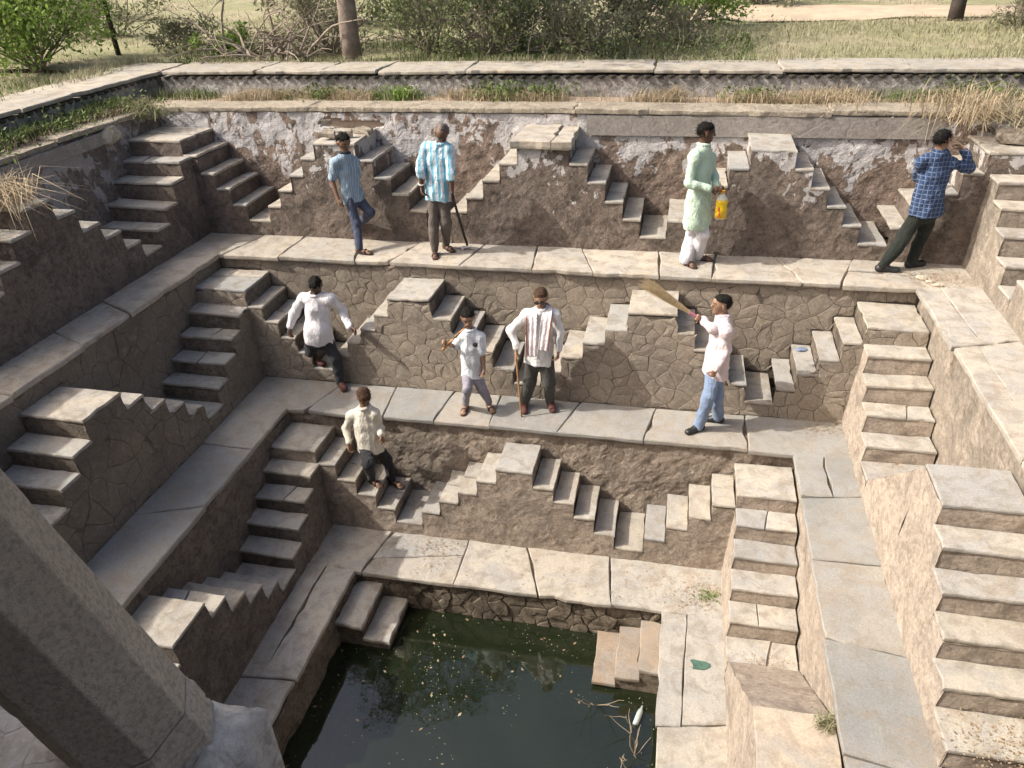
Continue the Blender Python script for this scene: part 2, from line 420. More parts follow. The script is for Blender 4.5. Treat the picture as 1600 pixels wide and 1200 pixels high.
# ------------------------------------------------------------------ retaining walls
def wall(label, mp, s0, s1, z0, z1, mat, thick=.35, **kw):
    V, F = panel(mp, s0, s1, z0, z1, seed=RNG.random()*50, **kw)
    o = len(V)
    for s, dd, z in ((s0, .27, z0), (s1, .27, z0), (s1, .27, z1), (s0, .27, z1), (s0, thick, z0), (s1, thick, z0), (s1, thick, z1), (s0, thick, z1)): V.append(mp(s, dd, z))
    for f in ((0, 4, 7, 3), (1, 2, 6, 5), (3, 7, 6, 2), (4, 5, 6, 7), (0, 1, 2, 3)): F.append(tuple(o+i for i in f))
    return tag(mk('retaining_wall', V, F, mat), label, 'wall')
w_ub = wall('upper back retaining wall with flaking white limewash below the coping', m_back(10.30), -7.66, 4.3, Z1, -.07, M_UP, step=.035, amp=.022, dents=((-4.55, -.24, .45, .055, .16), (-4.9, -.20, .2, .05, .14)))
w_ul = wall('dark upper retaining wall under the weedy ledge on the left side', m_left(-7.46), YN, 10.30, Z1, -.07, M_UPL, step=.05, amp=.028, batter=.125)
w_ur = wall('upper retaining wall at the right edge of the picture', m_right(4.28), YN, 10.30, Z1, -.1, M_STAIN, step=.07, amp=.03)
w_mb = wall('middle back wall of crazed grey brown plaster pieces', m_back(8.72), -6.1, 2.8, Z2, Z1-.06, M_JOINT, step=.12, amp=.0008)
w_ml = wall('shaded middle wall of crazed plaster below the left upper terrace', m_left(-6.10), YN, 8.70, Z2, Z1-.06, M_JOINT, step=.12, amp=.0008)
w_mr = wall('sunlit grey stained wall below the right upper terrace', m_right(2.80), YN, 8.70, Z2, Z1-.06, M_STAIN, step=.06, amp=.02)
w_lb = wall('lower back wall of rough brown plaster under the middle terrace', m_back(7.30), -4.7, 1.52, Z3, Z2-.06, M_LOW, step=.04, amp=.022, fq=4)
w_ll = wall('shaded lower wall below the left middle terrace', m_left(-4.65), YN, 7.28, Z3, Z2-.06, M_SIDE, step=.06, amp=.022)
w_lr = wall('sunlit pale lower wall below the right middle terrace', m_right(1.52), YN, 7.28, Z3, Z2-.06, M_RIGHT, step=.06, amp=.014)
w_wb = wall('rubble stone wall between the lower terrace and the water', m_back(5.985), -3.45, .24, -6.6, Z3-.06, M_FILL, step=.12, amp=.01)
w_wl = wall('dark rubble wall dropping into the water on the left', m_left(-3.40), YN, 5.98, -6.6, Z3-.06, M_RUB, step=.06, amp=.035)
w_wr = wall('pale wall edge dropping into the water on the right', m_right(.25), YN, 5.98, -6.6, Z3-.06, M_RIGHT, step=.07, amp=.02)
w_nr = tag(mk('retaining_wall', *panel(lambda s, dd, z: (s, YN+dd, z), -7.7, 4.3, -6.6, .2, .3, .02), M_SIDE), 'near wall of the pit below the pavilion', 'wall')

# pieces of the middle walls: region between terrace edge and the stair profile
def zig(flights, zf):
    """top outline of a stair band as (s, z) left to right; flights = [(s0, s1, z)]"""
    out = []
    for s0, s1, z in flights: out += [(s0, z), (s1, z)]
    return out

# ------------------------------------------------------------------ stairs against the walls
def profile(L, peaks, w=.34):
    """peaks = [(s0, s1)] platforms along one wall, left to right; returns per gap the list of (s0, s1, z)"""
    d = LV[L]; r = (d['zp']-d['zf'])/6; res = []
    for i in range(len(peaks)-1):
        a, b = peaks[i][1], peaks[i+1][0]; t = (b-a-w)/8
        down = [(a+k*t, a+(k+1)*t, d['zp']-(k+1)*r) for k in range(4)]
        val = (a+4*t, b-4*t, d['zp']-5*r)
        upw = [(b-(4-k)*t, b-(3-k)*t, d['zp']-(4-k)*r) for k in range(4)]
        res.append((down, val, upw))
    return res

def band(thing, segs, mp, depth, L, mat, tread, crazed=False, step=.06, amp=.016, fq=4.0, ends=(True, True), names=None, dl=0.0):
    """masonry under a run of steps (one mesh) and a stone slab for every step"""
    d = LV[L]; zf, bat = d['zf'], d['bat']; V, F = [], []
    sd = RNG.random()*40; th = .036
    tops = [s[2]-th for s in segs]; RIS = []
    for i, (s0, s1, zt) in enumerate(segs):
        zc = tops[i]
        panel(mp, s0, s1, zf-.03, zc, step, .0006 if crazed else amp, fq, V, F, bat, zf, sd)
        o = len(V)
        V += [mp(s0, bat*(zc-zf), zc), mp(s1, bat*(zc-zf), zc), mp(s1, depth, zc), mp(s0, depth, zc)]; F.append((o, o+1, o+2, o+3))
        for side, sx, nb in ((0, s0, tops[i-1] if i > 0 else (zf if ends[0] else 9)), (1, s1, tops[i+1] if i < len(segs)-1 else (zf if ends[1] else 9))):
            if nb >= zc-.001: continue
            o = len(V); kd, kz = 6, max(1, int((zc-nb)/.06))
            for jz in range(kz+1):
                z = nb+(zc-nb)*jz/kz
                for jd in range(kd+1):
                    dd = bat*(z-zf)+(depth-bat*(z-zf))*jd/kd
                    V.append(mp(sx+(.012*nz(dd+sd, z, sx, 6)-.006)*(1 if side else -1), dd, z))
            for jz in range(kz):
                for jd in range(kd):
                    a = o+jz*(kd+1)+jd; RIS.append(len(F)); F.append((a, a+1, a+kd+2, a+kd+1))
    mo = mk('masonry', V, F, mat, thing, recalc=False)
    if crazed:
        mo.data.materials.append(M_MID)
        for k in RIS: mo.data.polygons[k].material_index = 1
    for i, (s0, s1, zt) in enumerate(segs):
        lo = zt-(segs[i-1][2] if i > 0 else (-9 if ends[0] else zt)); hi = zt-(segs[i+1][2] if i < len(segs)-1 else (-9 if ends[1] else zt))
        a = s0-(.005 if lo > .01 else -.004); b = s1+(.005 if hi > .01 else -.004)
        f = bat*(zt-zf)-.006-RNG.uniform(0, .008)
        dz = RNG.uniform(-.018, .010)
        nm = names[i] if names else 'tread'
        if RNG.random() < .28 and depth > .5:         # a worn tread of two stones
            c = f+(depth-f)*RNG.uniform(.35, .65); k = RNG.uniform(-.04, .04)
            slab(nm, [(a, f), (b, f), (b, c+k), (a, c-k)], zt+dz, th, tread, thing, mp, .10, .006, inset=.007, tilt=.014, chip=.06, cd=.020)
            slab(nm, [(a, c+.01-k), (b, c+.01+k), (b, depth), (a, depth)], zt+dz+RNG.uniform(-.008, .004), th, tread, thing, mp, .10, .006, inset=.007, tilt=.014, chip=.06, cd=.020)
        else:
            slab(nm, [(a, f), (b, f), (b, depth), (a, depth)], zt+dz, th, tread, thing, mp, .10, .006, inset=.007, tilt=.014, chip=.06, cd=.020)
def outline(segs, zf):
    p = [(segs[0][0], zf)]
    for s0, s1, z in segs: p += [(s0, z-.040), (s1, z-.040)]
    p.append((segs[-1][1], zf)); return p

GRP = {1: 'stairs of the upper terrace', 2: 'stairs of the middle terrace', 3: 'stairs of the lower terrace'}
BANDMAT = {1: M_UPF, 2: M_JOINT, 3: M_LOW}
TRD = {1: M_TREAD, 2: M_TREAD, 3: M_PALE}
backp = {1: [(-7.62, -6.80), (-4.82, -4.23), (-2.04, -1.37), (.82, 1.33), (3.38, 4.28)],
         2: [(-6.12, -5.38), (-3.43, -2.885), (-.457, .10), (2.15, 2.78)],
         3: [(-4.67, -4.06), (-1.81, -1.38), (.88, 1.50)]}
leftp = {1: [(3.4, 3.8), (6.45, 6.83), (9.48, 10.3)], 2: [(2.0, 2.5), (4.98, 5.52), (8.03, 8.7)], 3: [(1.2, 1.6), (3.74, 4.26), (6.71, 7.28)]}
rightp = {1: [(3.2, 3.7), (6.3, 6.8), (9.47, 10.3)], 2: [(2.1, 2.6), (5.02, 5.53), (8.03, 8.7)], 3: [(1.2, 1.6), (3.55, 4.09), (6.71, 7.28)]}
LBL = {
 (1, 'b1'): 'upper double stair with broken top behind the boy in the grey polo shirt',
 (1, 'b2'): 'upper double stair with thick cracked top slab behind the man in the blue checked shirt',
 (1, 'b3'): 'upper double stair with pale top block behind the man in the mint kurta',
 (2, 'b1'): 'middle double stair with a square grey top beside the boy shouldering a stick',
 (2, 'b2'): 'middle double stair with a pale top under the raised broom',
 (3, 'b1'): 'lower double stair in the middle above the water',
 (1, 'cl'): 'dark upper corner stair below the weedy left ledge, flights both ways',
 (2, 'cl'): 'middle corner stair on the left, beside the man in the white shirt',
 (3, 'cl'): 'lower corner stair on the left that the man in cream walks down',
 (1, 'cr'): 'upper corner stair at the right picture edge beside the man in plaid',
 (2, 'cr'): 'middle corner stair on the sunlit right side, risers in shadow',
 (3, 'cr'): 'lower corner stair on the right with pale treads next to the water terrace',
 (1, 'l1'): 'upper stair with dry grass on top at the left picture edge',
 (2, 'l1'): 'middle stair with broad half-sunlit top on the shaded left wall',
 (3, 'l1'): 'lower stair with one glowing sunlit top beside the leaning column',
 (1, 'r1'): 'upper stair cut off by the right picture edge above pale slabs',
 (2, 'r1'): 'middle stair with wide pale steps at the lower right picture edge',
 (3, 'r1'): 'lower stair with peach coloured top at the bottom right of the picture',
}
PROFS = {}
for L in (1, 2, 3):
    d = LV[L]; zp, zf = d['zp'], d['zf']; r = (zp-zf)/6
    mb, ml_, mr = m_back(d['yf']), m_left(d['xl']), m_right(d['xr'])
    db, dl, dr = d['yw']-d['yf'], d['xl']-d['xlw'], d['xrw']-d['xr']
    pb = profile(L, backp[L]); pl = profile(L, leftp[L]); pr = profile(L, rightp[L])
    PROFS[L] = (pb, pl, pr)
    npk = len(backp[L])
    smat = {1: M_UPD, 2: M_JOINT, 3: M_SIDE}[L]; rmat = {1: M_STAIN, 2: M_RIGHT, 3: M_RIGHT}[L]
    cz = L == 2
    for i in range(1, npk-1):                          # free-standing double stairs on the back wall
        s0, s1 = backp[L][i]
        segs = pb[i-1][2]+[(s0, s1, zp)]+pb[i][0]+[pb[i][1]]
        t = empty('double_stair', ((s0+s1)/2, d['yf'], zf), LBL[L, 'b%d' % i], 'stairs', GRP[L])
        nm = ['tread']*4+['platform_slab']+['tread']*4+['landing_slab']
        band(t, segs, mb, db, L, BANDMAT[L], TRD[L], cz, names=nm, ends=(False, False))
        if L == 1 and i == 2:                          # a thick slab broken in two lies on this one
            c = (s0+s1)/2+.12
            slab('cap_slab', [(s0-.06, -.02), (c-.004, -.05), (c+.02, db), (s0-.02, db)], zp+.075, .10, M_T1, t, mb, .1, .02, chip=.2)
            slab('cap_slab', [(c+.006, -.04), (s1+.03, -.02), (s1+.02, db), (c+.03, db)], zp+.065, .10, M_T1, t, mb, .1, .02, chip=.2)
        if L == 1 and i == 1:                          # the broken top
            for k in range(7):
                a, b_ = RNG.uniform(s0-.12, s1-.15), RNG.uniform(.1, db-.2); q = RNG.uniform(.12, .26)
                slab('broken_stone', [(a, b_), (a+q, b_+RNG.uniform(-.05, .05)), (a+q*.9, b_+q*.8), (a+q*.2, b_+q*.9)], zp+.05+.03*k*RNG.random(), RNG.uniform(.05, .10), M_COPE, t, mb, .08, .03, tilt=.09, chip=.2)
        if cz: pieces(outline(segs, zf), .19, mb, t, M_PIECE, d['bat'], zf)
    # left back corner
    t = empty('corner_stair', (d['xl'], d['yf'], zf), LBL[L, 'cl'], 'stairs', GRP[L])
    segs = [(d['xlw'], backp[L][0][1], zp)]+pb[0][0]+[pb[0][1]]
    band(t, segs, mb, db, L, M_UPD if L == 1 else BANDMAT[L], TRD[L], cz, names=['platform_slab']+['tread']*4+['landing_slab'], ends=(False, False))
    if cz: pieces(outline(segs, zf), .19, mb, t, M_PIECE, d['bat'], zf)
    down, val, upw = pl[-1]
    segs = [val]+upw
    band(t, segs, ml_, dl, L, smat, TRD[L], cz, names=['landing_slab']+['tread']*4, ends=(False, False))
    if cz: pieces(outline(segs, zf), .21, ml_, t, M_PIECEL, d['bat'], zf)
    # right back corner
    t = empty('corner_stair', (d['xr'], d['yf'], zf), LBL[L, 'cr'], 'stairs', GRP[L])
    segs = pb[-1][2]+[(backp[L][-1][0], d['xrw'], zp)]
    band(t, segs, mb, db, L, BANDMAT[L], {1: M_TREAD, 2: M_PALE, 3: M_PALE}[L], cz, names=['tread']*4+['platform_slab'], ends=(False, False))
    if cz: pieces(outline(segs, zf), .19, mb, t, M_PIECE, d['bat'], zf)
    down, val, upw = pr[-1]
    band(t, [val]+upw, mr, dr, L, rmat, {1: M_TREAD, 2: M_PALE, 3: M_PALE}[L], False, names=['landing_slab']+['tread']*4, ends=(False, False), amp=.010)
    # stairs on the side walls
    for key, pk, pf, mp, dep, bm_, tr in (('l1', leftp, pl, ml_, dl, smat, TRD[L]), ('r1', rightp, pr, mr, dr, rmat, M_PEACH if L == 3 else M_PALE)):
        if (L, key) not in LBL: continue
        s0, s1 = pk[L][1]
        segs = pf[0][2]+[(s0, s1, zp)]+pf[1][0]
        segs = [pf[0][1]]+segs
        if key == 'r1' and L > 1: segs = segs[:-4]
        t = empty('double_stair', (mp(0, 0, 0)[0], (s0+s1)/2, zf), LBL[L, key], 'stairs', GRP[L])
        c2 = cz and key == 'l1'
        band(t, segs, mp, dep, L, bm_, tr, c2, names=(['landing_slab']+['tread']*4+['platform_slab']+['tread']*4)[:len(segs)], ends=(True, False), amp=.012)
        if key == 'r1' and L > 1:                      # its far flight has worn down to a plastered slope
            a, b_, zv = s1, pf[1][1][0], pf[1][1][2]; V, F = [], []; ns, nd = 26, 14
            for i in range(ns+1):
                s = a+(b_-a)*i/ns; zz = zp-.05+(zv-zp+.05)*i/ns
                for j in range(nd+1):
                    dd = d['bat']*(zz-zf)+(dep-d['bat']*(zz-zf))*j/nd; V.append(mp(s, dd, zz+.018*nz(s, dd, 3, 7)+.012*nz(s, dd, 3, 19)))
            for i in range(ns):
                for j in range(nd): q = i*(nd+1)+j; F.append((q, q+1, q+nd+2, q+nd+1))
            o = len(V); nz_k = 12
            for i in range(ns+1):
                s = a+(b_-a)*i/ns; zz = V[i*(nd+1)][2]
                for j in range(nz_k+1):
                    z = zf-.02+(zz-zf+.02)*j/nz_k; V.append(mp(s, d['bat']*(z-zf)-.010*nz(s, z, 1, 5), z))
            for i in range(ns):
                for j in range(nz_k): q = o+i*(nz_k+1)+j; F.append((q, q+1, q+nz_k+2, q+nz_k+1))
            mk('worn_slope', V, F, rmat, t, smooth=True)
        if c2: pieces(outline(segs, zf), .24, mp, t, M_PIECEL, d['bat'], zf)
# crazed pieces on the middle back wall and the middle left wall, above the stair outline
def above(pk, pf, L, s_lo, s_hi, ztop):
    zp = LV[L]['zp']; o = []
    for i, (a, b) in enumerate(pk):
        o += [(a, zp), (b, zp)]
        if i < len(pf):
            dn, v, up = pf[i]
            for q in dn+[v]+up: o += [(q[0], q[2]), (q[1], q[2])]
    o = [(max(s_lo, min(s_hi, s)), z) for s, z in o]
    return o+[(s_hi, ztop), (s_lo, ztop)]
pieces(above(backp[2], PROFS[2][0], 2, -6.1, 2.78, Z1-.06), .205, m_back(8.72), w_mb, M_PIECE)
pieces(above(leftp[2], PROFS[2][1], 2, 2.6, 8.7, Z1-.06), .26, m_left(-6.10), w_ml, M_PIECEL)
pieces([(-3.4, -5.15), (.22, -5.15), (.22, Z3-.06), (-3.4, Z3-.06)], .10, m_back(5.985), w_wb, M_RUB, hi=(.008, .045), asp=2.3, gap=.004)

# upper right corner: nothing but the wall there has fallen; low steps into the water
def water_stair(label, x0, sg, n, run, rise, y0, y1, zt):
    t = empty('water_stair', (x0, y1, ZW-.6), label, 'stairs', 'steps into the water')
    for k in range(n):
        a, b = x0+sg*run*k, x0+sg*run*(k+1); z = zt-rise*k
        lo, hi = min(a, b), max(a, b)
        V, F = [], []; box(V, F, lo, hi, y0+.03, y1+.02, ZW-1.5, z-.055)
        mk('masonry', V, F, M_RUB, t)
        slab('tread', [(lo-.02*(sg < 0), y0), (hi+.02*(sg > 0), y0), (hi+.02*(sg > 0), y1), (lo-.02*(sg < 0), y1)], z, .06, (M_BROWN if sg < 0 else M_T3) if z > ZW else M_RUB, t, ID, .12, .014)
water_stair('short stair going down into the water at the left corner', -3.40, 1, 4, .30, .20, 5.29, 5.96, -4.55)
water_stair('short brown stair with crumbled edge going down into the water at the right corner', .225, -1, 4, .235, .13, 5.25, 5.94, -4.55)

# ------------------------------------------------------------------ ledge, coping and parapet round the top
V, F = [], []
box(V, F, -8.35, 5.2, 10.34, 11.3, -.5, -.035)
box(V, F, -8.35, -7.70, YN, 10.34, -.5, -.035)
box(V, F, 4.33, 5.2, YN, 10.34, -.5, -.06)
ledge = tag(mk('ledge', V, F, M_SOIL), kind='structure')
def coping(a0, a1, inner, outer, mp, lbl):
    t = empty('coping', mp((a0+a1)/2, inner, -.12), lbl, 'coping')
    s = a0; sg = 1 if outer > inner else -1
    while s < a1-.1:
        e = min(a1, s+RNG.uniform(2.4, 4.2)); k = RNG.uniform(-.03, .03)
        if a1-e < .4: e = a1
        slab('coping_slab', [(s+.001, inner-sg*RNG.uniform(.015, .035)), (e-.001, inner-sg*RNG.uniform(.015, .035)), (e-.003+k, outer), (s+.003, outer)], RNG.uniform(-.006, .008), .06, M_COPE, t, mp, .14, .02, inset=.02)
        s = e
coping(-7.66, 4.0, 10.30, 10.78, ID, 'pale coping along the top of the limewashed back wall')
coping(1.6, 10.28, -7.66, -7.98, lambda s, d, z: (d, s, z), 'pale coping sloping away along the left ledge')
mk('cement_band', *panel(m_back(10.272), -1.25, 3.1, -.33, -.078, .05, .004), M_GREYBAND, w_ub)
cb = mk('cement_band', *panel(m_left(-7.60), 6.6, 9.3, -.24, -.078, .05, .006), M_GREYBAND, w_ul)

M_PAR = mat_slab('parapet_slab', [(.36, .33, .27), (.30, .275, .23), (.40, .36, .29), (.27, .255, .22)], dirt=.7)
def parapet(lbl, mp, s0, s1, face, slabs_d, n_scallop, lime):
    V, F = panel(mp, s0, s1, -.06, .245, .06, .012, 4.0, seed=RNG.random()*30)
    o = len(V)
    for s, dd, z in ((s0, .06, -.06), (s1, .06, -.06), (s1, .06, .245), (s0, .06, .245), (s0, .6, -.06), (s1, .6, -.06), (s1, .6, .245), (s0, .6, .245)): V.append(mp(s, dd, z))
    for f in ((0, 4, 7, 3), (1, 2, 6, 5), (3, 7, 6, 2)): F.append(tuple(o+i for i in f))
    t = tag(mk('parapet', V, F, lime), lbl, 'parapet')
    s = s0
    while s < s1-.05:
        e = min(s1, s+RNG.uniform(.7, 1.9))
        if s1-e < .5: e = s1
        slab('top_slab', [(s+.004, -.03-RNG.uniform(0, .03)), (e-.004, -.03-RNG.uniform(0, .03)), (e-.004+RNG.uniform(-.05, .05), slabs_d), (s+.004, slabs_d)], ZP+RNG.uniform(-.012, .012), .05, M_PAR, t, mp, .12, .022, chip=.16)
        s = e
    V, F = [], []                                       # a scalloped moulding under the slab
    for j in range(5):
        for i in range(9):
            th = math.pi*i/8; ph = math.pi/2*j/4
            V.append((.055*math.cos(th)*math.cos(ph*.98), -.045*math.sin(th)*math.cos(ph*.98)-.002, -.052*math.sin(ph)))
    for j in range(4):
        for i in range(8):
            a = j*9+i; F.append((a, a+9, a+10, a+1))
    F.append((8, 7, 6, 5, 4, 3, 2, 1, 0))
    me = None
    for i in range(n_scallop):
        s = s0+.1+(s1-s0-.2)*i/(n_scallop-1)
        if me is None:
            q = mk('scallop', [mp(v[0], v[1], v[2]) for v in V], F, M_BLACK, t, recalc=True, origin=mp(0, 0, 0)); me = q.data
        else:
            q = bpy.data.objects.new('scallop', me); link(q, t)
        q.location = Vector(mp(s, 0, .258))-Vector(mp(0, 0, 0))+Vector(mp(0, 0, 0))-Vector(ORG[t.name])
    return t
M_BLACK = mat_plaster('dark_moulding', (.12, .11, .09), (.085, .08, .066), (.18, .165, .135), (.05, .046, .038))  # dark mottled tone of the scallops
parapet('low parapet with scalloped moulding and pale top slabs behind the back ledge', m_back(11.30), -8.15, 8.5, 11.3, .88, 104, M_LIME)
parapet('low parapet with pale top slabs running away along the left ledge', m_left(-8.27), 4.0, 12.18, 0, .95, 54, M_LIME)

# ------------------------------------------------------------------ ground, water
def ground_z(x, y): return .22+.10*nz(x, y, 0, .35)+.04*nz(x, y, 3, 1.3)-.0
def mat_ground():
    mt, t, b = newmat('dry_ground'); n = N(t); p = n.pos()
    c = n.mix(n.ramp(n.noise(p, .33, 6, .6, .4), [(.33, 0), (.50, 1)]), (.40, .33, .235), (.27, .26, .145))
    c = n.mix(n.ramp(n.noise(p, 2.2, 8, .7), [(.45, 0), (.68, .7)]), c, (.17, .165, .085))
    c = n.mix(.5, c, n.ramp(n.noise(p, 30, 6, .7), [(.2, .25), (.8, .8)]), 'OVERLAY')
    n.put(b.inputs['Base Color'], c); n.bump(n.noise(p, 12, 8, .7), .9, .05, b)
    return mt
M_GROUND = mat_ground()
V, F = [], []
xs = [-400, -120, -50]+[-30+i*.75 for i in range(81)]+[50, 120, 400]; ys = [12.0+.5*i for i in range(57)]+[45, 60, 90, 150, 400]
for y in ys:
    for x in xs: V.append((x, y, ground_z(x, y) if abs(x) < 35 and y < 42 else .2))
for j in range(len(ys)-1):
    for i in range(len(xs)-1):
        a = j*len(xs)+i; F.append((a, a+1, a+1+len(xs), a+len(xs)))
o = len(V)
V += [(-400, -400, .2), (-9.45, -400, .2), (-9.45, 12, .2), (-400, 12, .2), (5.15, -400, .2), (400, -400, .2), (400, 12, .2), (5.15, 12, .2)]
F += [(o, o+1, o+2, o+3), (o+4, o+5, o+6, o+7)]
V += [(-9.45, -400, .2), (5.15, -400, .2), (5.15, -7, .2), (-9.45, -7, .2)]; F.append((o+8, o+9, o+10, o+11))
ground = tag(mk('ground', V, F, M_GROUND), kind='structure')

def mat_water():
    mt, t, b = newmat('pond_water'); n = N(t); p = n.pos()
    t.nodes.remove(b)
    c = n.mix(n.ramp(n.noise(p, 1.1, 5, .6), [(.35, 0), (.7, 1)]), (.017, .025, .011), (.028, .038, .018))
    df = n.node('ShaderNodeBsdfDiffuse'); n.put(df.inputs[0], c)
    tr = n.node('ShaderNodeBsdfTransparent'); tr.inputs[0].default_value = (.34, .27, .07, 1)
    m1 = n.node('ShaderNodeMixShader'); m1.inputs[0].default_value = .5
    t.links.new(df.outputs[0], m1.inputs[1]); t.links.new(tr.outputs[0], m1.inputs[2])
    gl = n.node('ShaderNodeBsdfGlossy'); gl.inputs['Roughness'].default_value = .03
    gl.inputs['Color'].default_value = (1, 1, 1, 1)
    fr = n.node('ShaderNodeFresnel'); fr.inputs[0].default_value = 1.75
    bm = n.node('ShaderNodeBump'); bm.inputs['Strength'].default_value = .12; bm.inputs['Distance'].default_value = .012
    n.put(bm.inputs['Height'], n.noise(p, 5, 3, .5))
    t.links.new(bm.outputs[0], gl.inputs['Normal'])
    m2 = n.node('ShaderNodeMixShader')
    t.links.new(fr.outputs[0], m2.inputs[0]); t.links.new(m1.outputs[0], m2.inputs[1]); t.links.new(gl.outputs[0], m2.inputs[2])
    t.links.new(m2.outputs[0], [q for q in t.nodes if q.type == 'OUTPUT_MATERIAL'][0].inputs[0])
    return mt
M_WATER = mat_water()
tag(mk('water', [(-3.44, YN, ZW), (.28, YN, ZW), (.28, 6.01, ZW), (-3.44, 6.01, ZW)], [(0, 1, 2, 3)], M_WATER), kind='structure')
M_MUD = mat_plain('mud', (.05, .045, .02), .9, .4, 3)
tag(mk('pond_bed', [(-3.5, YN, -6.3), (.3, YN, -6.3), (.3, 6.05, -6.3), (-3.5, 6.05, -6.3)], [(0, 1, 2, 3)], M_MUD), kind='structure')

# ------------------------------------------------------------------ pavilion the picture is taken from: floor, leaning column; unseen cover and walls added for shade
def mat_granite():
    mt, t, b = newmat('weathered_stone'); n = N(t); p = n.pos()
    c = n.mix(n.ramp(n.noise(p, 6, 6, .6), [(.35, 0), (.65, 1)]), (.55, .45, .34), (.63, .525, .40))
    c = n.mix(n.ramp(n.noise(p, 75, 6, .75), [(.38, .55), (.55, 0)]), c, (.20, .165, .125))
    c = n.mix(n.ramp(n.noise(p, 130, 4, .7), [(.55, 0), (.66, .5)]), c, (.45, .41, .35))
    n.put(b.inputs['Base Color'], c)
    n.bump(n.noise(p, 45, 9, .8), .9, .012, b)
    return mt
M_GRAN = mat_granite()
M_ROUGH = mat_plaster('rough_floor', (.76, .70, .61), (.66, .60, .52), (.80, .75, .67), (.42, .37, .31), crack=7)
pav = empty('pavilion', (-1.4, .6, .4), 'pavilion with a leaning grey stone column at the lower left', 'pavilion')
def rough_top(name, x0, x1, y0, y1, zt, th, mat, parent, amp, step=.03):
    V, F = [], []; nx, ny = int((x1-x0)/step), int((y1-y0)/step)
    for j in range(ny+1):
        for i in range(nx+1):
            x, y = x0+(x1-x0)*i/nx, y0+(y1-y0)*j/ny
            e = min(x-x0, x1-x, y-y0, y1-y); r = max(0, 1-e/.05)
            z = zt+amp*(nz(x, y, 1, 6)+.6*nz(x, y, 4, 14)+.3*nz(x, y, 4, 35))-r*r*.05
            w = .02*nz(x, y, 9, 9)*(e < .02)
            V.append((x+w, y+w, z))
    for j in range(ny):
        for i in range(nx):
            a = j*(nx+1)+i; F.append((a, a+1, a+nx+2, a+nx+1))
    rim = [i for i in range(nx+1)]+[j*(nx+1)+nx for j in range(1, ny+1)]+[ny*(nx+1)+i for i in range(nx-1, -1, -1)]+[j*(nx+1) for j in range(ny-1, 0, -1)]
    o = len(V)
    for k in (1, 2, 3):
        for i in rim:
            v = V[i]; V.append((v[0]+.012*nz(v[0], v[1], k, 12), v[1]+.012*nz(v[1], v[0], k, 12), v[2]-th*k/3))
    n = len(rim); prev = rim
    for k in range(3):
        cur = list(range(o+k*n, o+(k+1)*n))
        for i in range(n): F.append((prev[i], cur[i], cur[(i+1) % n], prev[(i+1) % n]))
        prev = cur
    return mk(name, V, F, mat, parent, smooth=True)
rough_top('floor_slab', -3.4, -1.30, .05, .93, .40, .2, M_ROUGH, pav, .016)
rough_top('plinth_block', -1.27, -.92, .30, 1.04, .43, .34, M_ROUGH, pav, .034, .014)
V, F = [], []; box(V, F, -5.0, -2.3, -3.2, .75, 3.15, 3.4); box(V, F, -5.2, -2.2, -3.4, .9, 3.4, 3.5)
mk('added_shade_roof', V, F, M_GRAN, pav)  # unseen cover, placed and sized to keep sun off the column
V, F = [], []; box(V, F, -5.0, 1.6, -.95, -.6, .36, 3.15); mk('added_shade_back_wall', V, F, M_SIDE, pav)  # unseen wall added behind to darken the column's near facets
V, F = [], []; box(V, F, -3.0, -2.7, -.6, .72, .36, 3.15); mk('added_shade_side_wall', V, F, M_SIDE, pav)  # unseen wall added to dim the column's left facets and block sun
V, F = [], []; box(V, F, -4.6, 1.0, -7, .02, -.3, .36); box(V, F, -7.7, 4.3, YN-.4, YN-.01, -6.6, .2)
mk('substructure', V, F, M_SIDE, pav)
A0 = at(205, 1128, 2, .52); r0, r1 = ray(0, 921), ray(205, 1128)
nrm = np.cross(r0, r1); nrm /= np.linalg.norm(nrm)
dep = (A0-CAM)@AX[2]; ax = CAM+r0*dep*.845-A0; ax /= np.linalg.norm(ax)   # leans a little, out over the pit's rim
vdir = (A0-CAM)/np.linalg.norm(A0-CAM)
e1 = np.cross(ax, vdir); e1 /= np.linalg.norm(e1); e2 = np.cross(ax, e1)
def column_ring(h, R, rot=.62, nside=8):
    out = []
    for i in range(nside):
        a = 2*math.pi*(i)/nside+rot
        out.append(A0+ax*h+R*(math.cos(a)*e1+math.sin(a)*e2))
    return out
def lathe8(name, prof, parent, seg=1):
    V, F = [], []
    prof = list(prof)
    if seg > 1:
        fine = []
        for (h0, R0), (h1, R1) in zip(prof[:-1], prof[1:]):
            kk = max(1, int((h1-h0)/.022))
            fine += [(h0+(h1-h0)*i/kk, R0+(R1-R0)*i/kk) for i in range(kk)]
        prof = fine+[prof[-1]]
    for h, R in prof:
        for i, q in enumerate(column_ring(h, R)):
            c_ = A0+ax*h; w_ = 1-.022*max(0, nz(h*9, i*3.7, 1.0))**1.0-(.05*max(0, nz(h*22, i*5.1, 6.0)-.32) if seg > 1 else 0)
            V.append(tuple(c_+(q-c_)*w_))
    for j in range(len(prof)-1):
        for i in range(8):
            k = (i+1) % 8; F.append((j*8+i, j*8+k, j*8+8+k, j*8+8+i))
    F.append(tuple(range(7, -1, -1))); F.append(tuple((len(prof)-1)*8+i for i in range(8)))
    o = mk(name, V, F, M_GRAN, parent, recalc=True)
    bv = o.modifiers.new('arris', 'BEVEL'); bv.width = .004; bv.segments = 2; bv.limit_method = 'ANGLE'; bv.angle_limit = .3
    return o
lathe8('column_shaft', [(.006, .142), (.6, .136), (1.2, .132), (2.6, .125)], pav, 2)
lathe8('column_base', [(-.26, .150), (-.10, .150), (-.095, .144), (-.085, .144), (-.08, .150), (-.02, .150), (-.014, .144), (.004, .144)], pav)
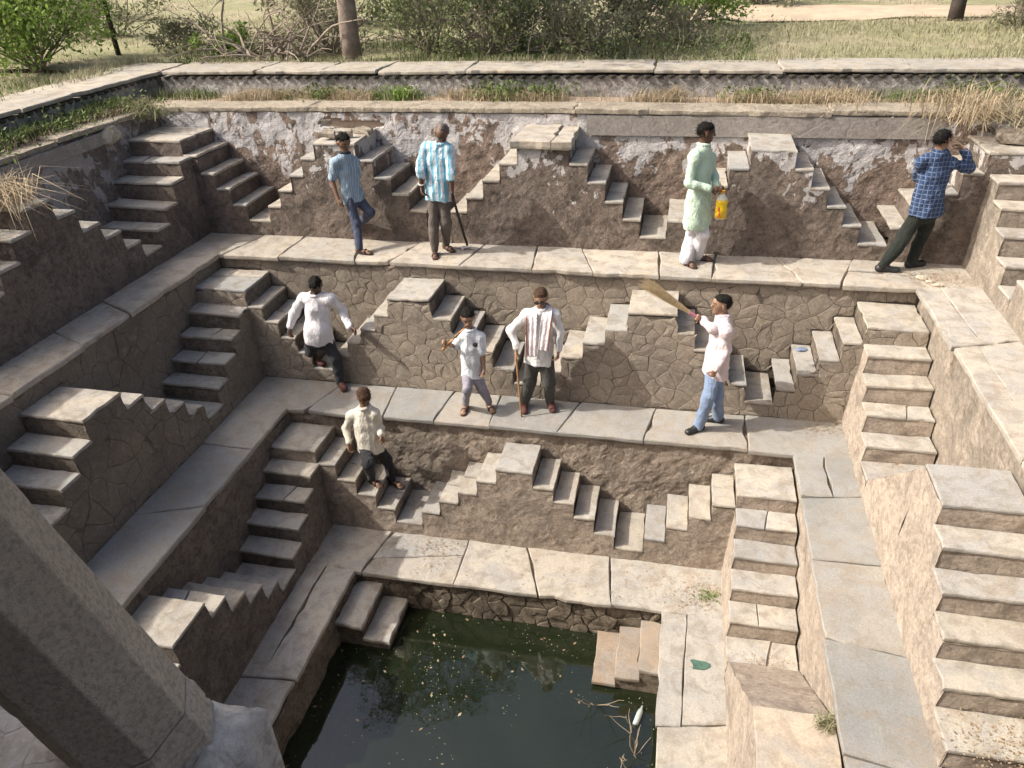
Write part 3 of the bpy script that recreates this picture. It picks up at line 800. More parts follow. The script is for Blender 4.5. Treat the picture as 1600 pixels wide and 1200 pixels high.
lathe8('column_capital', [(2.601, .14), (2.66, .15), (2.72, .2), (2.78, .2)], pav)

# ------------------------------------------------------------------ plants
M_OLIVE = mat_leaf('olive_leaf', [(.15, .19, .075), (.20, .235, .10), (.11, .145, .055), (.26, .28, .14)], .35)
def unit(n, rg=NR):
    v = rg.normal(size=(n, 3)); return v/np.linalg.norm(v, axis=1, keepdims=True)
def leaves(centers, size, flat=.55, asp=.45, rg=NR):
    n = len(centers); a = unit(n, rg); b = np.cross(a, unit(n, rg)); b /= np.linalg.norm(b, axis=1, keepdims=True)
    s = size*rg.uniform(.6, 1.4, (n, 1))
    c = np.asarray(centers)
    V = np.stack([c-a*s, c+b*s*asp, c+a*s, c-b*s*asp], 1).reshape(-1, 3)
    F = np.arange(4*n).reshape(n, 4)
    return V, F
def blades(base, h, lean, width, rg=NR, bend=.35):
    """curved blades, each two quads and a tip (as three quads share an island)"""
    n = len(base); base = np.asarray(base, float)
    az = rg.uniform(0, 2*np.pi, n); L = rg.uniform(0, 1, n)*lean
    H = h*rg.uniform(.5, 1.3, n)
    d = np.stack([np.cos(az), np.sin(az), np.zeros(n)], 1)
    side = np.stack([-np.sin(az), np.cos(az), np.zeros(n)], 1)*(width*rg.uniform(.6, 1.4, (n, 1)))
    up = np.array([0, 0, 1.0])
    p0 = base; p1 = base+(d*(L*.35)[:, None]+up)*(H*.55)[:, None]; p2 = base+(d*(L*1.1)[:, None]+up*(1-bend*L[:, None]))*H[:, None]
    V = np.stack([p0-side, p0+side, p1+side*.8, p1-side*.8, p2+side*.12, p2-side*.12], 1).reshape(-1, 3)
    i = np.arange(n)*6
    F = np.concatenate([np.stack([i, i+1, i+2, i+3], 1), np.stack([i+3, i+2, i+4, i+5], 1)])
    return V, F
def tubes(paths, sides=5):
    V, F = [], []
    for pts, r0, r1 in paths:
        o = len(V); n = len(pts)
        for i, p in enumerate(pts):
            p = Vector(p); t = (Vector(pts[min(i+1, n-1)])-Vector(pts[max(i-1, 0)])).normalized()
            a = t.orthogonal().normalized(); b = t.cross(a); r = r0+(r1-r0)*i/(n-1)
            for k in range(sides):
                th = 2*math.pi*k/sides; V.append(tuple(p+(a*math.cos(th)+b*math.sin(th))*r))
        for i in range(n-1):
            for k in range(sides):
                q = (k+1) % sides; F.append((o+i*sides+k, o+i*sides+q, o+(i+1)*sides+q, o+(i+1)*sides+k))
        F.append(tuple(o+k for k in range(sides-1, -1, -1))); F.append(tuple(o+(n-1)*sides+k for k in range(sides)))
    return V, F
def limb(start, d, length, r0, r1, wob=.25, n=7, droop=0.0):
    p = Vector(start); d = Vector(d).normalized(); pts = [tuple(p)]
    for i in range(n-1):
        d = (d+Vector((RNG.uniform(-wob, wob), RNG.uniform(-wob, wob), RNG.uniform(-wob, wob)*.7-droop))).normalized()
        p = p+d*(length/(n-1)); pts.append(tuple(p))
    return pts, r0, r1
def shrub(name, loc, rx, rz, label, leafmat, n=2600, leaf=.045, nb=16, cat='shrub', clumps=26, stemmat=None, zlift=.35, thick=.02, rg=NR, group=None):
    x, y = loc; z = ground_z(x, y)
    t = empty(name, (x, y, z), label, cat, group)
    paths = []; tips = []
    for i in range(nb):
        a = RNG.uniform(0, 6.28); e = RNG.uniform(.35, 1.3)
        d = (math.cos(a)*math.cos(e), math.sin(a)*math.cos(e), math.sin(e))
        b = limb((x+RNG.uniform(-.1, .1), y+RNG.uniform(-.1, .1), z-.03), d, (rx*math.cos(e)+rz*math.sin(e))*RNG.uniform(.7, 1.05), thick*RNG.uniform(.5, 1.1), .004, .28, 7)
        paths.append(b); tips += b[0][3:]
        for k in range(3):
            s = b[0][RNG.randint(2, 5)]; q = limb(s, (RNG.uniform(-1, 1), RNG.uniform(-1, 1), RNG.uniform(-.1, .9)), rx*.5, thick*.4, .003, .35, 5)
            paths.append(q); tips += q[0][1:]
    mk('stems', *tubes(paths, 4), stemmat or M_TWIG, t)
    if n:
        tp = np.array(tips); pick = tp[rg.integers(0, len(tp), clumps)]
        c = pick[rg.integers(0, clumps, n)]+unit(n, rg)*(rg.uniform(0, 1, (n, 1))**.6)*rx*.27
        c[:, 2] = np.maximum(c[:, 2], z+.02)
        tag(mk('foliage', *leaves(c, leaf, rg=rg), leafmat, t), kind='stuff')
    return t
def tree(label, loc, h, r, crown_c, crown_r, leafmat, bark, n, lean=(0, 0), leaf=.09, zc=(0, 0)):
    x, y = loc; z = ground_z(x, y)
    t = empty('tree', (x, y, z), label, 'tree')
    pts = [(x+lean[0]*(i/8)**1.3*h+.04*nz(i, x, 1), y+lean[1]*i/8*h+.04*nz(i, y, 5), z-.1+h*i/8) for i in range(9)]
    paths = [(pts, r*1.12, r*.7)]; tips = []
    for i in range(13):
        s = pts[RNG.randint(5, 8)]; a = RNG.uniform(0, 6.28)
        b = limb(s, (math.cos(a), math.sin(a), RNG.uniform(.25, 1)), crown_r*RNG.uniform(.8, 1.25), r*.42, .02, .25, 8)
        paths.append(b); tips += b[0][3:]
        for k in range(3):
            q = limb(b[0][RNG.randint(3, 6)], (RNG.uniform(-1, 1), RNG.uniform(-1, 1), RNG.uniform(-.2, .9)), crown_r*.55, r*.16, .008, .3, 6)
            paths.append(q); tips += q[0][2:]
    mk('trunk', *tubes(paths, 9), bark, t, smooth=True)
    tp = np.array(tips); k = min(len(tp), 90); pick = tp[NR.integers(0, len(tp), k)]
    c = pick[NR.integers(0, k, n)]+unit(n)*(NR.uniform(0, 1, (n, 1))**.5)*crown_r*.26
    tag(mk('crown', *leaves(c, leaf), leafmat, t), kind='stuff')
    return t
tree('tall tree with a pale straight trunk just behind the parapet', (-5.47, 12.75), 3.6, .15, None, 2.5, M_DARKGR, M_BARK, 9000)
tree('tree with a dark trunk far right beyond the dry grass', (5.05, 17.8), 3.4, .13, None, 2.2, M_GREEN, M_BARKD, 5000, lean=(-.02, 0))
# left leafy tree whose low boughs hang into the picture
t = tree('bright green leafy tree with a thin dark stem at the upper left', (-10.9, 14.0), 2.6, .045, None, 1.9, M_LIMEGR, M_BARKD, 7000, leaf=.07, lean=(.05, -.05))
shrub('shrub', (-11.0, 12.0), 1.6, 1.3, 'dense bright green bush at the upper left corner beside the left parapet', M_LIMEGR, 8500, .045, 24, clumps=90)
shrub('shrub', (-9.9, 14.6), .8, .55, 'small olive bush behind the green tree at the upper left', M_GREYGR, 1100, .04, 16)
shrub('shrub', (-4.35, 13.5), 1.25, 1.35, 'tangled olive thorn bush right of the pale tree trunk', M_OLIVE, 2300, .033, 38, clumps=60)
shrub('shrub', (-3.1, 13.25), 1.0, 1.1, 'grey green thorn bush in the middle behind the parapet', M_OLIVE, 2000, .035, 34, clumps=50)
shrub('shrub', (-3.4, 15.6), 1.3, 1.7, 'dark green bush behind the thorn bushes, top of the picture', M_GREEN, 4200, .05, 20, clumps=50)
shrub('shrub', (-1.75, 13.4), 1.05, .95, 'pale grey green bush in the middle, right of the thorn bush', M_GREYGR, 2200, .035, 34, clumps=54)
shrub('shrub', (-.95, 15.4), 1.1, .85, 'soft olive bush behind the pale grey one', M_GREYGR, 2600, .045, 18, clumps=36)
shrub('shrub', (-.15, 17.2), 1.5, 1.0, 'bright yellow green bush right of the thicket, top of the picture', M_LIMEGR, 5200, .05, 20, clumps=60)
shrub('shrub', (-.25, 14.4), .75, .6, 'low ash grey twiggy bush below the yellow green bush', M_GREYGR, 900, .03, 26, clumps=30)
shrub('shrub', (-6.35, 13.9), 1.2, 1.4, 'sparse dry thicket left of the pale tree trunk', M_GREYGR, 1900, .032, 30, clumps=40)
shrub('shrub', (-8.1, 13.2), .55, .45, 'small bright green shrub left of the dead branches', M_LIMEGR, 1300, .045, 10)
shrub('shrub', (-13.5, 17.5), 1.6, 1.0, 'distant olive bush at the upper left beyond the bare patch', M_GREYGR, 2600, .05, 16)
shrub('shrub', (5.75, 16.4), .8, .5, 'small thorny bush at the foot of the far right tree', M_GREYGR, 1000, .035, 16)
for i, (x, y, lb) in enumerate(((-8.9, 18.2, 'distant grey bush in the field at the upper left, nearer the trees'), (-6.3, 18.6, 'distant hazy bush behind the pale tree trunk'), (1.6, 21.5, 'distant low bush beyond the bare path, right of centre'), (-17, 21, 'farthest bush in the upper left field'))):
    shrub('shrub', (x, y), 1.5, 1.3, lb, (M_GREYGR, M_GREEN)[i % 2], 2400, .06, 14, group='far bushes')
# heap of dead arching branches
z = ground_z(-7.0, 12.9); paths = []
for i in range(46):
    x, y = -7.05+RNG.gauss(0, .42), 12.95+RNG.gauss(0, .22); a = RNG.uniform(0, 6.28); e = RNG.uniform(.35, 1.2)
    b = limb((x, y, z+RNG.uniform(-.05, .15)), (math.cos(a)*math.cos(e)*1.3, math.sin(a)*math.cos(e)*.6, math.sin(e)), RNG.uniform(.8, 1.7), RNG.uniform(.012, .034), .006, .22, 9, droop=.13)
    paths.append(b)
    for k in range(2): paths.append(limb(b[0][RNG.randint(3, 7)], (RNG.uniform(-1, 1), RNG.uniform(-1, 1), RNG.uniform(-.3, .8)), .5, .010, .003, .3, 5))
tag(mk('dead_branches', *tubes(paths, 5), mat_plain('dead_wood', (.30, .25, .20), .9, .3, 9), origin=(-7.0, 12.9, z)), 'heap of bare grey arching dead branches left of the pale tree trunk', 'branches')

paths = []; lf = []
for i in range(420):
    x, y = RNG.uniform(-9.2, .9), 12.35+abs(RNG.gauss(0, 1.3)); zz = ground_z(x, y)
    if nz(x, y, 13, .6) < -.15: continue
    b = limb((x, y, zz-.02), (RNG.uniform(-1, 1), RNG.uniform(-1, 1), RNG.uniform(.4, 1.5)), RNG.uniform(.25, .8), RNG.uniform(.004, .010), .002, .35, 6)
    paths.append(b); lf += b[0][2:]
tag(mk('scrub_twigs', *tubes(paths, 3), M_TWIG), kind='stuff')
lf = np.array(lf); c = lf[NR.integers(0, len(lf), 6500)]+NR.normal(size=(6500, 3))*.07
tag(mk('scrub_leaves', *leaves(c, .026), M_OLIVE), kind='stuff')
V, F = [], []; kx, ky = 40, 6
for j in range(ky+1):
    for i in range(kx+1):
        x = -1.5+18*i/kx; y = 19.9-.10*x+(j/ky-.5)*(2.3+.5*nz(x, j, 3, .5))+.2*nz(x, 2, 9, .6); V.append((x, y, ground_z(x, y)+.03))
for j in range(ky):
    for i in range(kx): a = j*(kx+1)+i; F.append((a, a+1, a+kx+2, a+kx+1))
tag(mk('path', V, F, mat_plain('sandy_soil', (.43, .345, .25), .95, .2, 2.5, .5)), kind='structure')
# ground cover: nobody could count it
def field(n, x0, x1, y0, y1, zfun, h, lean, wd, mat, name, dens=None, rg=NR):
    pts = np.stack([rg.uniform(x0, x1, n*3), rg.uniform(y0, y1, n*3)], 1)
    if dens is not None:
        pts = pts[np.array([dens(a, b) for a, b in pts]) > rg.uniform(0, 1, len(pts))]
    pts = pts[:n]
    base = np.array([(a, b, zfun(a, b)-.01) for a, b in pts])
    return tag(mk(name, *blades(base, h, lean, wd, rg), mat), kind='stuff')
path = lambda x, y: 1.0 if not (18.6 < y+.10*x < 21.5 and x > -1) else .03
patch = lambda x, y: max(0, min(1, .5+1.6*nz(x, y, 7, .45)))
field(24000, -24, 12, 12.2, 27, ground_z, .12, 1.6, .006, M_DRY, 'dry_grass', lambda x, y: patch(x, y)*path(x, y))
field(9000, .2, 8.5, 12.3, 18.4, ground_z, .10, 2.0, .005, M_DRY, 'straw_grass', lambda x, y: patch(x+9, y))
field(4500, -9, 1.0, 12.2, 15, ground_z, .16, 1.2, .008, M_GREEN, 'green_grass', lambda x, y: patch(x-5, y))
lz = lambda x, y: -.035
field(7000, -8.2, 4.6, 10.74, 11.27, lz, .17, 1.2, .004, M_STRAW, 'ledge_straw', lambda x, y: max(.02, min(1, .18+2.6*nz(x, y, 2, .9)+(.4 if x > 1.5 else 0))))
field(1300, -8.2, 4.6, 10.9, 11.27, lz, .17, .8, .006, M_GREEN, 'ledge_weeds', lambda x, y: max(0, .1+2.4*nz(x, y, 6, .9)))
field(5200, -8.27, -7.95, 4.0, 11.0, lz, .23, .9, .007, M_GREEN, 'left_ledge_weeds', lambda x, y: .5+1.4*nz(x, y, 11, .9))
field(3200, -8.27, -7.8, 4.0, 10.5, lz, .17, 1.2, .004, M_STRAW, 'left_ledge_straw', lambda x, y: .4+1.4*nz(x, y, 15, .9))
gz = lambda x, y: .2
field(7000, -15, -9.3, 5.5, 12.1, gz, .12, 1.7, .006, M_DRY, 'side_grass', lambda x, y: .25+patch(x, y))
field(2500, -15, -9.3, 5.5, 12.1, gz, .14, 1.2, .007, M_GREEN, 'side_green_grass', lambda x, y: patch(x+3, y+4))
pz = lambda x, y: ZP-.02
field(2600, -8.3, 8.0, 11.95, 12.45, pz, .12, 1.2, .004, M_DRY, 'parapet_grass', lambda x, y: max(0, .3+1.8*nz(x, y, 22, .8)))
field(1600, -9.6, -8.9, 4.5, 12.6, pz, .12, 1.2, .005, M_DRY, 'left_parapet_grass', lambda x, y: max(0, .3+1.6*nz(x, y, 27, .8)))
# tufts that stand out one by one
def weed(name, loc, label, mat, h, n, sp, lf=0, wd=.006, lean=1.0, cat='plant', leaf=.03):
    t = empty(name, loc, label, cat)
    base = np.array([loc]*n, float); base[:, :2] += NR.normal(size=(n, 2))*sp
    tag(mk('blades', *blades(base, h, lean, wd, bend=.55), mat, t), kind='stuff')
    if lf:
        c = np.array([loc]*lf, float)+NR.normal(size=(lf, 3))*np.array([sp*1.6, sp*1.1, h*.28])+np.array([0, 0, h*.5])
        c[:, 2] = np.maximum(c[:, 2], loc[2]+.01)
        tag(mk('leaves', *leaves(c, leaf), M_GREEN if mat is not M_LIMEGR else M_LIMEGR, t), kind='stuff')
weed('weed', (-2.55, 11.05, -.03), 'leafy green weed on the back ledge above the cracked top slab stair', M_GREEN, .24, 60, .16, 500)
weed('weed', (-1.95, 11.1, -.03), 'green weed beside the leafy one, in the middle of the back ledge', M_GREEN, .22, 50, .12, 300)
weed('weed', (-5.3, 11.1, -.03), 'green weed on the back ledge below the dead branches', M_GREEN, .18, 60, .14, 260)
weed('weed', (-4.1, 11.05, -.03), 'yellow green weed on the back ledge right of the pale trunk', M_LIMEGR, .2, 70, .10, 150)
weed('grass_tuft', (-.15, 10.98, -.03), 'pale straw tuft spreading on the back ledge above the mint kurta man', M_STRAW, .24, 150, .05, 0, .004, 1.7, 'grass tuft')
weed('weed', (.9, 11.08, -.03), 'low green weed on the back ledge right of the straw tuft', M_GREEN, .17, 60, .14, 260)
weed('weed', (3.6, 11.1, -.03), 'leafy green weed on the back ledge at the right end', M_GREEN, .26, 70, .2, 420)
weed('grass_tuft', (1.95, 11.0, -.03), 'reddish dry grass heap on the back ledge, right of the low weed', M_STRAW, .22, 300, .3, 0, .004, 1.8, 'grass tuft')
weed('grass_tuft', (3.35, 10.2, -.05), 'long dry grass drooping over the wall above the man in plaid', M_STRAW, .40, 420, .28, 0, .005, 2.3, 'grass tuft')
weed('grass_tuft', (4.1, 9.95, -.06), 'dry grass at the upper right corner of the pit', M_DRY, .34, 320, .25, 0, .005, 2.0, 'grass tuft')
weed('grass_tuft', (-7.05, 6.55, -.28), 'dry grass tuft hanging over the stair at the left picture edge', M_STRAW, .40, 330, .16, 0, .005, 2.2, 'grass tuft')
weed('grass_tuft', (-7.25, 5.9, -.45), 'second dry grass tuft nearer the left picture edge', M_DRY, .34, 200, .14, 0, .005, 2.0, 'grass tuft')
weed('weed', (-7.55, 9.95, -.1), 'dry weed growing out of the upper left corner beside the dark stair', M_DRY, .32, 110, .12, 150, .006, 1.6)
weed('weed', (-8.1, 7.3, -.03), 'bushy green weed on the left ledge near the picture edge', M_GREEN, .3, 70, .2, 620)
weed('weed', (-8.1, 8.7, -.03), 'green weed halfway along the left ledge', M_GREEN, .26, 60, .18, 420)
weed('weed', (-8.12, 9.9, -.03), 'green weed at the far end of the left ledge', M_GREEN, .24, 60, .18, 380)
weed('weed', (.66, 6.2, Z3+.01), 'tiny bright weed in the corner of the lower terrace', M_LIMEGR, .05, 30, .05, 90, .004, 1.2, leaf=.015)
weed('weed', (1.42, 3.98, -3.26), 'small dry weed beside the peach stair top', M_DRY, .13, 60, .035, 60, .004, 1.4, leaf=.015)

# ------------------------------------------------------------------ figures: smooth-blended volumes turned into one skin
class Vol:
    def __init__(s, lo, hi, h):
        s.lo = np.array(lo, float); s.h = h
        s.n = np.ceil((np.array(hi)-s.lo)/h).astype(int)+1
        s.F = np.full(s.n, .5, np.float32)
    def _sub(s, lo, hi):
        i0 = np.clip(np.floor((lo-s.lo)/s.h).astype(int), 0, s.n-1); i1 = np.clip(np.ceil((hi-s.lo)/s.h).astype(int)+1, 1, s.n)
        sl = tuple(slice(a, b) for a, b in zip(i0, i1))
        g = np.meshgrid(*[s.lo[k]+s.h*np.arange(i0[k], i1[k]) for k in range(3)], indexing='ij')
        return sl, np.stack(g, -1)
    def cap(s, a, b, ra, rb=None, k=.02, n=None, fl=1.0):
        a = np.array(a, float); b = np.array(b, float); rb = ra if rb is None else rb
        R = max(ra, rb)*1.05+k+.03
        sl, P = s._sub(np.minimum(a, b)-R, np.maximum(a, b)+R)
        if P.size == 0: return
        q = P-a; d = b-a
        if n is not None:
            n = np.array(n)/np.linalg.norm(n); q = q+(fl-1)*(q@n)[..., None]*n; d = d+(fl-1)*(d@n)*n
        L = d@d
        t = np.clip((q@d)/L, 0, 1) if L > 1e-9 else np.zeros(q.shape[:-1])
        dist = np.linalg.norm(q-t[..., None]*d, axis=-1)-(ra+(rb-ra)*t)
        if n is not None: dist = dist/(1+(fl-1)*.5)
        A = s.F[sl]; hh = np.clip(.5+.5*(A-dist)/k, 0, 1)
        s.F[sl] = A*(1-hh)+dist*hh-k*hh*(1-hh)
    def sub(s, a, b, ra, rb):
        a, b = np.array(a), np.array(b); sl, P = s._sub(np.minimum(a, b)-ra-.03, np.maximum(a, b)+ra+.03)
        q = P-a; d = b-a; t = np.clip((q@d)/(d@d), 0, 1); dist = np.linalg.norm(q-t[..., None]*d, axis=-1)-(ra+(rb-ra)*t)
        s.F[sl] = np.maximum(s.F[sl], -dist)
    def cut(s, p, n):                                   # throw away the side n points to
        g = np.meshgrid(*[s.lo[k]+s.h*np.arange(s.n[k]) for k in range(3)], indexing='ij')
        n = np.array(n, float)/np.linalg.norm(n)
        d = (g[0]-p[0])*n[0]+(g[1]-p[1])*n[1]+(g[2]-p[2])*n[2]
        s.F = np.maximum(s.F, d.astype(np.float32))
    def mesh(s):
        F = s.F; I = F < 0; nx, ny, nz_ = F.shape
        c = I[:-1, :-1, :-1].astype(np.int8)
        for dx, dy, dz in ((1, 0, 0), (0, 1, 0), (0, 0, 1), (1, 1, 0), (1, 0, 1), (0, 1, 1), (1, 1, 1)):
            c = c+I[dx:nx-1+dx, dy:ny-1+dy, dz:nz_-1+dz]
        act = (c > 0) & (c < 8); idx = np.argwhere(act)
        num = np.full(act.shape, -1, np.int32); num[act] = np.arange(len(idx))
        acc = np.zeros((len(idx), 3)); cnt = np.zeros((len(idx), 1))
        cor = [(0, 0, 0), (1, 0, 0), (0, 1, 0), (1, 1, 0), (0, 0, 1), (1, 0, 1), (0, 1, 1), (1, 1, 1)]
        val = [F[idx[:, 0]+a, idx[:, 1]+b, idx[:, 2]+d] for a, b, d in cor]
        for i in range(8):
            for j in range(i+1, 8):
                if sum(abs(cor[i][k]-cor[j][k]) for k in range(3)) != 1: continue
                m_ = (val[i] < 0) != (val[j] < 0)
                t = val[i][m_]/(val[i][m_]-val[j][m_])
                acc[m_] += np.array(cor[i])+t[:, None]*(np.array(cor[j])-np.array(cor[i])); cnt[m_] += 1
        V = s.lo+s.h*(idx+acc/np.maximum(cnt, 1))
        Q = []
        for ax_ in range(3):
            u, v = (ax_+1) % 3, (ax_+2) % 3
            sl0 = [slice(None)]*3; sl1 = [slice(None)]*3; sl0[ax_] = slice(0, -1); sl1[ax_] = slice(1, None)
            A, B = I[tuple(sl0)], I[tuple(sl1)]
            e = np.argwhere(A != B); e = e[(e[:, u] > 0) & (e[:, v] > 0) & (e[:, u] < F.shape[u]-1) & (e[:, v] < F.shape[v]-1)]
            inside = A[e[:, 0], e[:, 1], e[:, 2]]
            def at_(du, dv):
                q = e.copy(); q[:, u] -= du; q[:, v] -= dv; return num[q[:, 0], q[:, 1], q[:, 2]]
            q = np.stack([at_(1, 1), at_(0, 1), at_(0, 0), at_(1, 0)], 1)
            q[~inside] = q[~inside][:, ::-1]
            Q.append(q)
        return V, np.concatenate(Q)
def folds(V, amp, fr, seed, zs=.45):
    rg = np.random.default_rng(seed); o = np.zeros(len(V))
    for i in range(7):
        k = rg.normal(size=3)*fr*(1+.6*i/3); k[2] *= zs
        o += (1-2*np.abs(np.sin(.5*(V@k)+rg.uniform(0, 6.28)+.7*np.sin(V@(rg.normal(size=3)*fr*.4)))))/(1+.35*i)
    return o*amp/2.6
def vnormals(V, F):
    n = np.zeros_like(V); a, b, c, d = (V[F[:, i]] for i in range(4))
    fn = np.cross(c-a, d-b)
    for i in range(4): np.add.at(n, F[:, i], fn)
    return n/np.maximum(np.linalg.norm(n, axis=1, keepdims=True), 1e-9)
def cloth(vol, name, mat, parent, amp, fr, seed, zs=.45):
    V, F = vol.mesh()
    V = V+vnormals(V, F)*(folds(V, amp, fr, seed, zs)+.42*amp)[:, None]
    return mk(name, V, F, mat, parent, smooth=True)

def mat_skin():
    mt, t, b = newmat('skin'); n = N(t)
    a = n.node('ShaderNodeVertexColor', layer_name='Col').outputs[0]
    c = n.mix(n.ramp(n.noise(n.obj(), 30, 5), [(.3, 0), (.7, .3)]), a, n.mix(.5, a, (.05, .03, .02)))
    n.put(b.inputs['Base Color'], c); b.inputs['Roughness'].default_value = .55; b.inputs['Specular IOR Level'].default_value = .35
    return mt
M_SKIN = mat_skin()
def mat_cloth(name, col, stripes=None):
    """stripes = list of (axis, pitch, width, colour, strength)"""
    mt, t, b = newmat(name); n = N(t); p = n.obj()
    c = n.mix(n.noise(p, 5, 4), tuple(v*.88 for v in col), tuple(min(1, v*1.1) for v in col))
    s = n.sep(p)
    for ax_, pitch, wd, cc, st in (stripes or []):
        v = n.math('ADD', s[ax_], n.math('MULTIPLY', n.noise(p, 4, 2), .03))
        f = n.math('FRACT', n.math('DIVIDE', v, pitch))
        c = n.mix(n.math('MULTIPLY', n.math('LESS_THAN', f, wd), st), c, cc)
    c = n.mix(.18, c, n.ramp(n.noise(p, 120, 4), [(.3, .3), (.7, .75)]), 'OVERLAY')
    n.put(b.inputs['Base Color'], c); b.inputs['Roughness'].default_value = .88; b.inputs['Sheen Weight'].default_value = .08
    h = n.bump(n.noise(n.scale(p, (1.6, 1.6, .8)), 10, 4, .6, 1.4), .8, .035, b); n.bump(n.noise(p, 300, 2), .15, .002, b, h)
    return mt
def hair_mat(name, col):
    mt, t, b = newmat(name); n = N(t); p = n.obj()
    f = n.noise(n.scale(p, (1, 1, .25)), 170, 4, .6)
    n.put(b.inputs['Base Color'], n.mix(f, tuple(v*.5 for v in col), tuple(v*1.5 for v in col)))
    b.inputs['Roughness'].default_value = .75; b.inputs['Specular IOR Level'].default_value = .15; n.bump(f, .7, .006, b)
    return mt
M_HAIR = hair_mat('hair_black', (.009, .008, .007)); M_HAIRB = hair_mat('hair_brown', (.06, .035, .022)); M_HAIRG = hair_mat('hair_grey', (.16, .14, .125))
M_SOLE = mat_plain('sandal', (.05, .035, .028), .7, .3, 30); M_SHOE = mat_plain('black_shoe', (.018, .018, .019), .5, .3, 20, .1, .5)
M_SHOEB = mat_plain('canvas_shoe', (.11, .05, .04), .8, .3, 30)

def nrmz(v): v = np.array(v, float); return v/max(1e-9, np.linalg.norm(v))
def person(label, J, face, floors, skin, shirt, trousers, hair=M_HAIR, torso=1.0, belly=0.0, sleeve='long', hem=.10, kurta=0.0, foot='sandal', leg=1.0,
           tw=1.0, curlR=.5, curlL=.5, mous=False, hairlen=0.0, bald=False, headk=1.0, gaze=0.0, seed=1, thinarm=1.0, legdy=(0, 0), name_shirt='shirt', cuffflare=0.0, vneck=False, fixj=()):
    """J: joints as (u, v[, dy]) picture points on the figure's own upright plane; feet are given on their floors"""
    rg = np.random.default_rng(seed)
    g = {}
    for k in ('heelR', 'toeR', 'heelL', 'toeL'):
        fl = floors[0] if k.endswith('R') else floors[1]
        g[k] = at(J[k][0], J[k][1], 2, fl)
    Y0 = J.get('Y0', (g['heelR'][1]+g['toeR'][1]+g['heelL'][1]+g['toeL'][1])/4)
    for k, v in J.items():
        if k in g or k == 'Y0': continue
        if k in ('kneeR', 'kneeL'):
            base = (Y0+g['heel'+k[-1]][1])/2
        else: base = Y0
        g[k] = at(v[0], v[1], 1, base+(v[2] if len(v) > 2 else 0))
    for s in 'RL':
        fd = nrmz(g['toe'+s]-g['heel'+s]); g['fd'+s] = fd
        Lf = .25*torso**.5
        mid = (g['toe'+s]+g['heel'+s])/2
        g['toe'+s] = mid+fd*Lf*.42; g['heel'+s] = mid-fd*Lf*.42
        g['ank'+s] = g['heel'+s]+fd*.035+np.array([0, 0, .085])
    for s in 'RL': g['sh'+s] = g['sh'+s]-np.array([0, 0, .048])*torso
    fh = nrmz(np.array([face[0], face[1], 0.0]))
    def joint(key, A, B, La, Lb, y0, fwd):                # along its line of sight, where both bones have their length
        u, v = J[key][:2]; best = None
        for y in np.arange(y0-.45, y0+.45, .02):
            p = at(u, v, 1, y); m_ = (A+B)/2
            c = (np.linalg.norm(p-A)-La)**2+(np.linalg.norm(p-B)-Lb)**2+.03*(y-y0)**2+fwd*max(0, -((p-m_)@fh))
            if best is None or c < best[0]: best = (c, p)
        return best[1]
    for s in 'RL':
        dl_ = np.linalg.norm(g['hip'+s]-g['ank'+s]); ll = .41*torso if dl_ < .68*torso else .507*dl_
        if 'knee'+s not in fixj: g['knee'+s] = joint('knee'+s, g['hip'+s], g['ank'+s], ll, ll, g['knee'+s][1], .6)
        da_ = np.linalg.norm(g['sh'+s]-g['wr'+s]); la_ = .25*torso if da_ < .42*torso else .51*da_
        if 'el'+s not in fixj: g['el'+s] = joint('el'+s, g['sh'+s], g['wr'+s], la_*1.05, la_*.95, g['el'+s][1], 0)
    pts = np.array([v for k, v in g.items() if not k.startswith('fd')])
    lo, hi = pts.min(0)-.24, pts.max(0)+.24
    base = (g['heelR']+g['heelL']+g['toeR']+g['toeL'])/4; base[2] = min(floors)
    k_ = torso
    shR, shL = g['shR'], g['shL']; neck = g['neck']; hipR, hipL = g['hipR'], g['hipL']
    r_t = nrmz(shL-shR); pel = (hipR+hipL)/2; mid = (shR+shL)/2; upT = nrmz(mid-pel)
    f_t = nrmz(np.cross(r_t, upT))                        # forward for a figure whose R is on picture left
    if f_t@np.array(face) < 0: f_t = -f_t
    wS = np.linalg.norm(shL-shR)/2
    # ---------------- skin
    B = Vol(lo, hi, .0065)
    Hc = g['head']; fd = nrmz(face); up = nrmz(np.array([0, 0, 1.0])-fd*fd[2]*1.0); up = nrmz(up-fd*(up@fd)); rt = np.cross(fd, up)
    hk = headk
    P = lambda r, u, f: Hc+hk*(rt*r+up*u+fd*f)
    B.cap(P(0, .028, -.028), P(0, .030, .022), .077*hk, .072*hk, .02)
    B.cap(P(0, -.01, .02), P(0, -.075, .052), .066*hk, .036*hk, .03)
    B.cap(P(0, .018, .086), P(0, -.018, .105), .009*hk, .0135*hk, .012)
    B.cap(P(-.03, .022, .078), P(.03, .022, .078), .012*hk, .012*hk, .015)
    B.cap(P(-.02, -.047, .076), P(.02, -.047, .076), .011*hk, .011*hk, .008)
    for q in (-1, 1): B.cap(P(q*.078, .012, -.004), P(q*.082, -.02, -.008), .017*hk, .012*hk, .008, rt, 2.2)
    B.cap(neck-upT*.06, P(0, -.045, -.012), .060*k_, .054*k_, .03)
    B.cap(mid-upT*.12, pel+upT*.1, .125*k_, .12*k_, .05, f_t, 1.45)
    B.cap(shR+r_t*.04-upT*.02, shL-r_t*.04-upT*.02, .044*k_, .044*k_, .04)
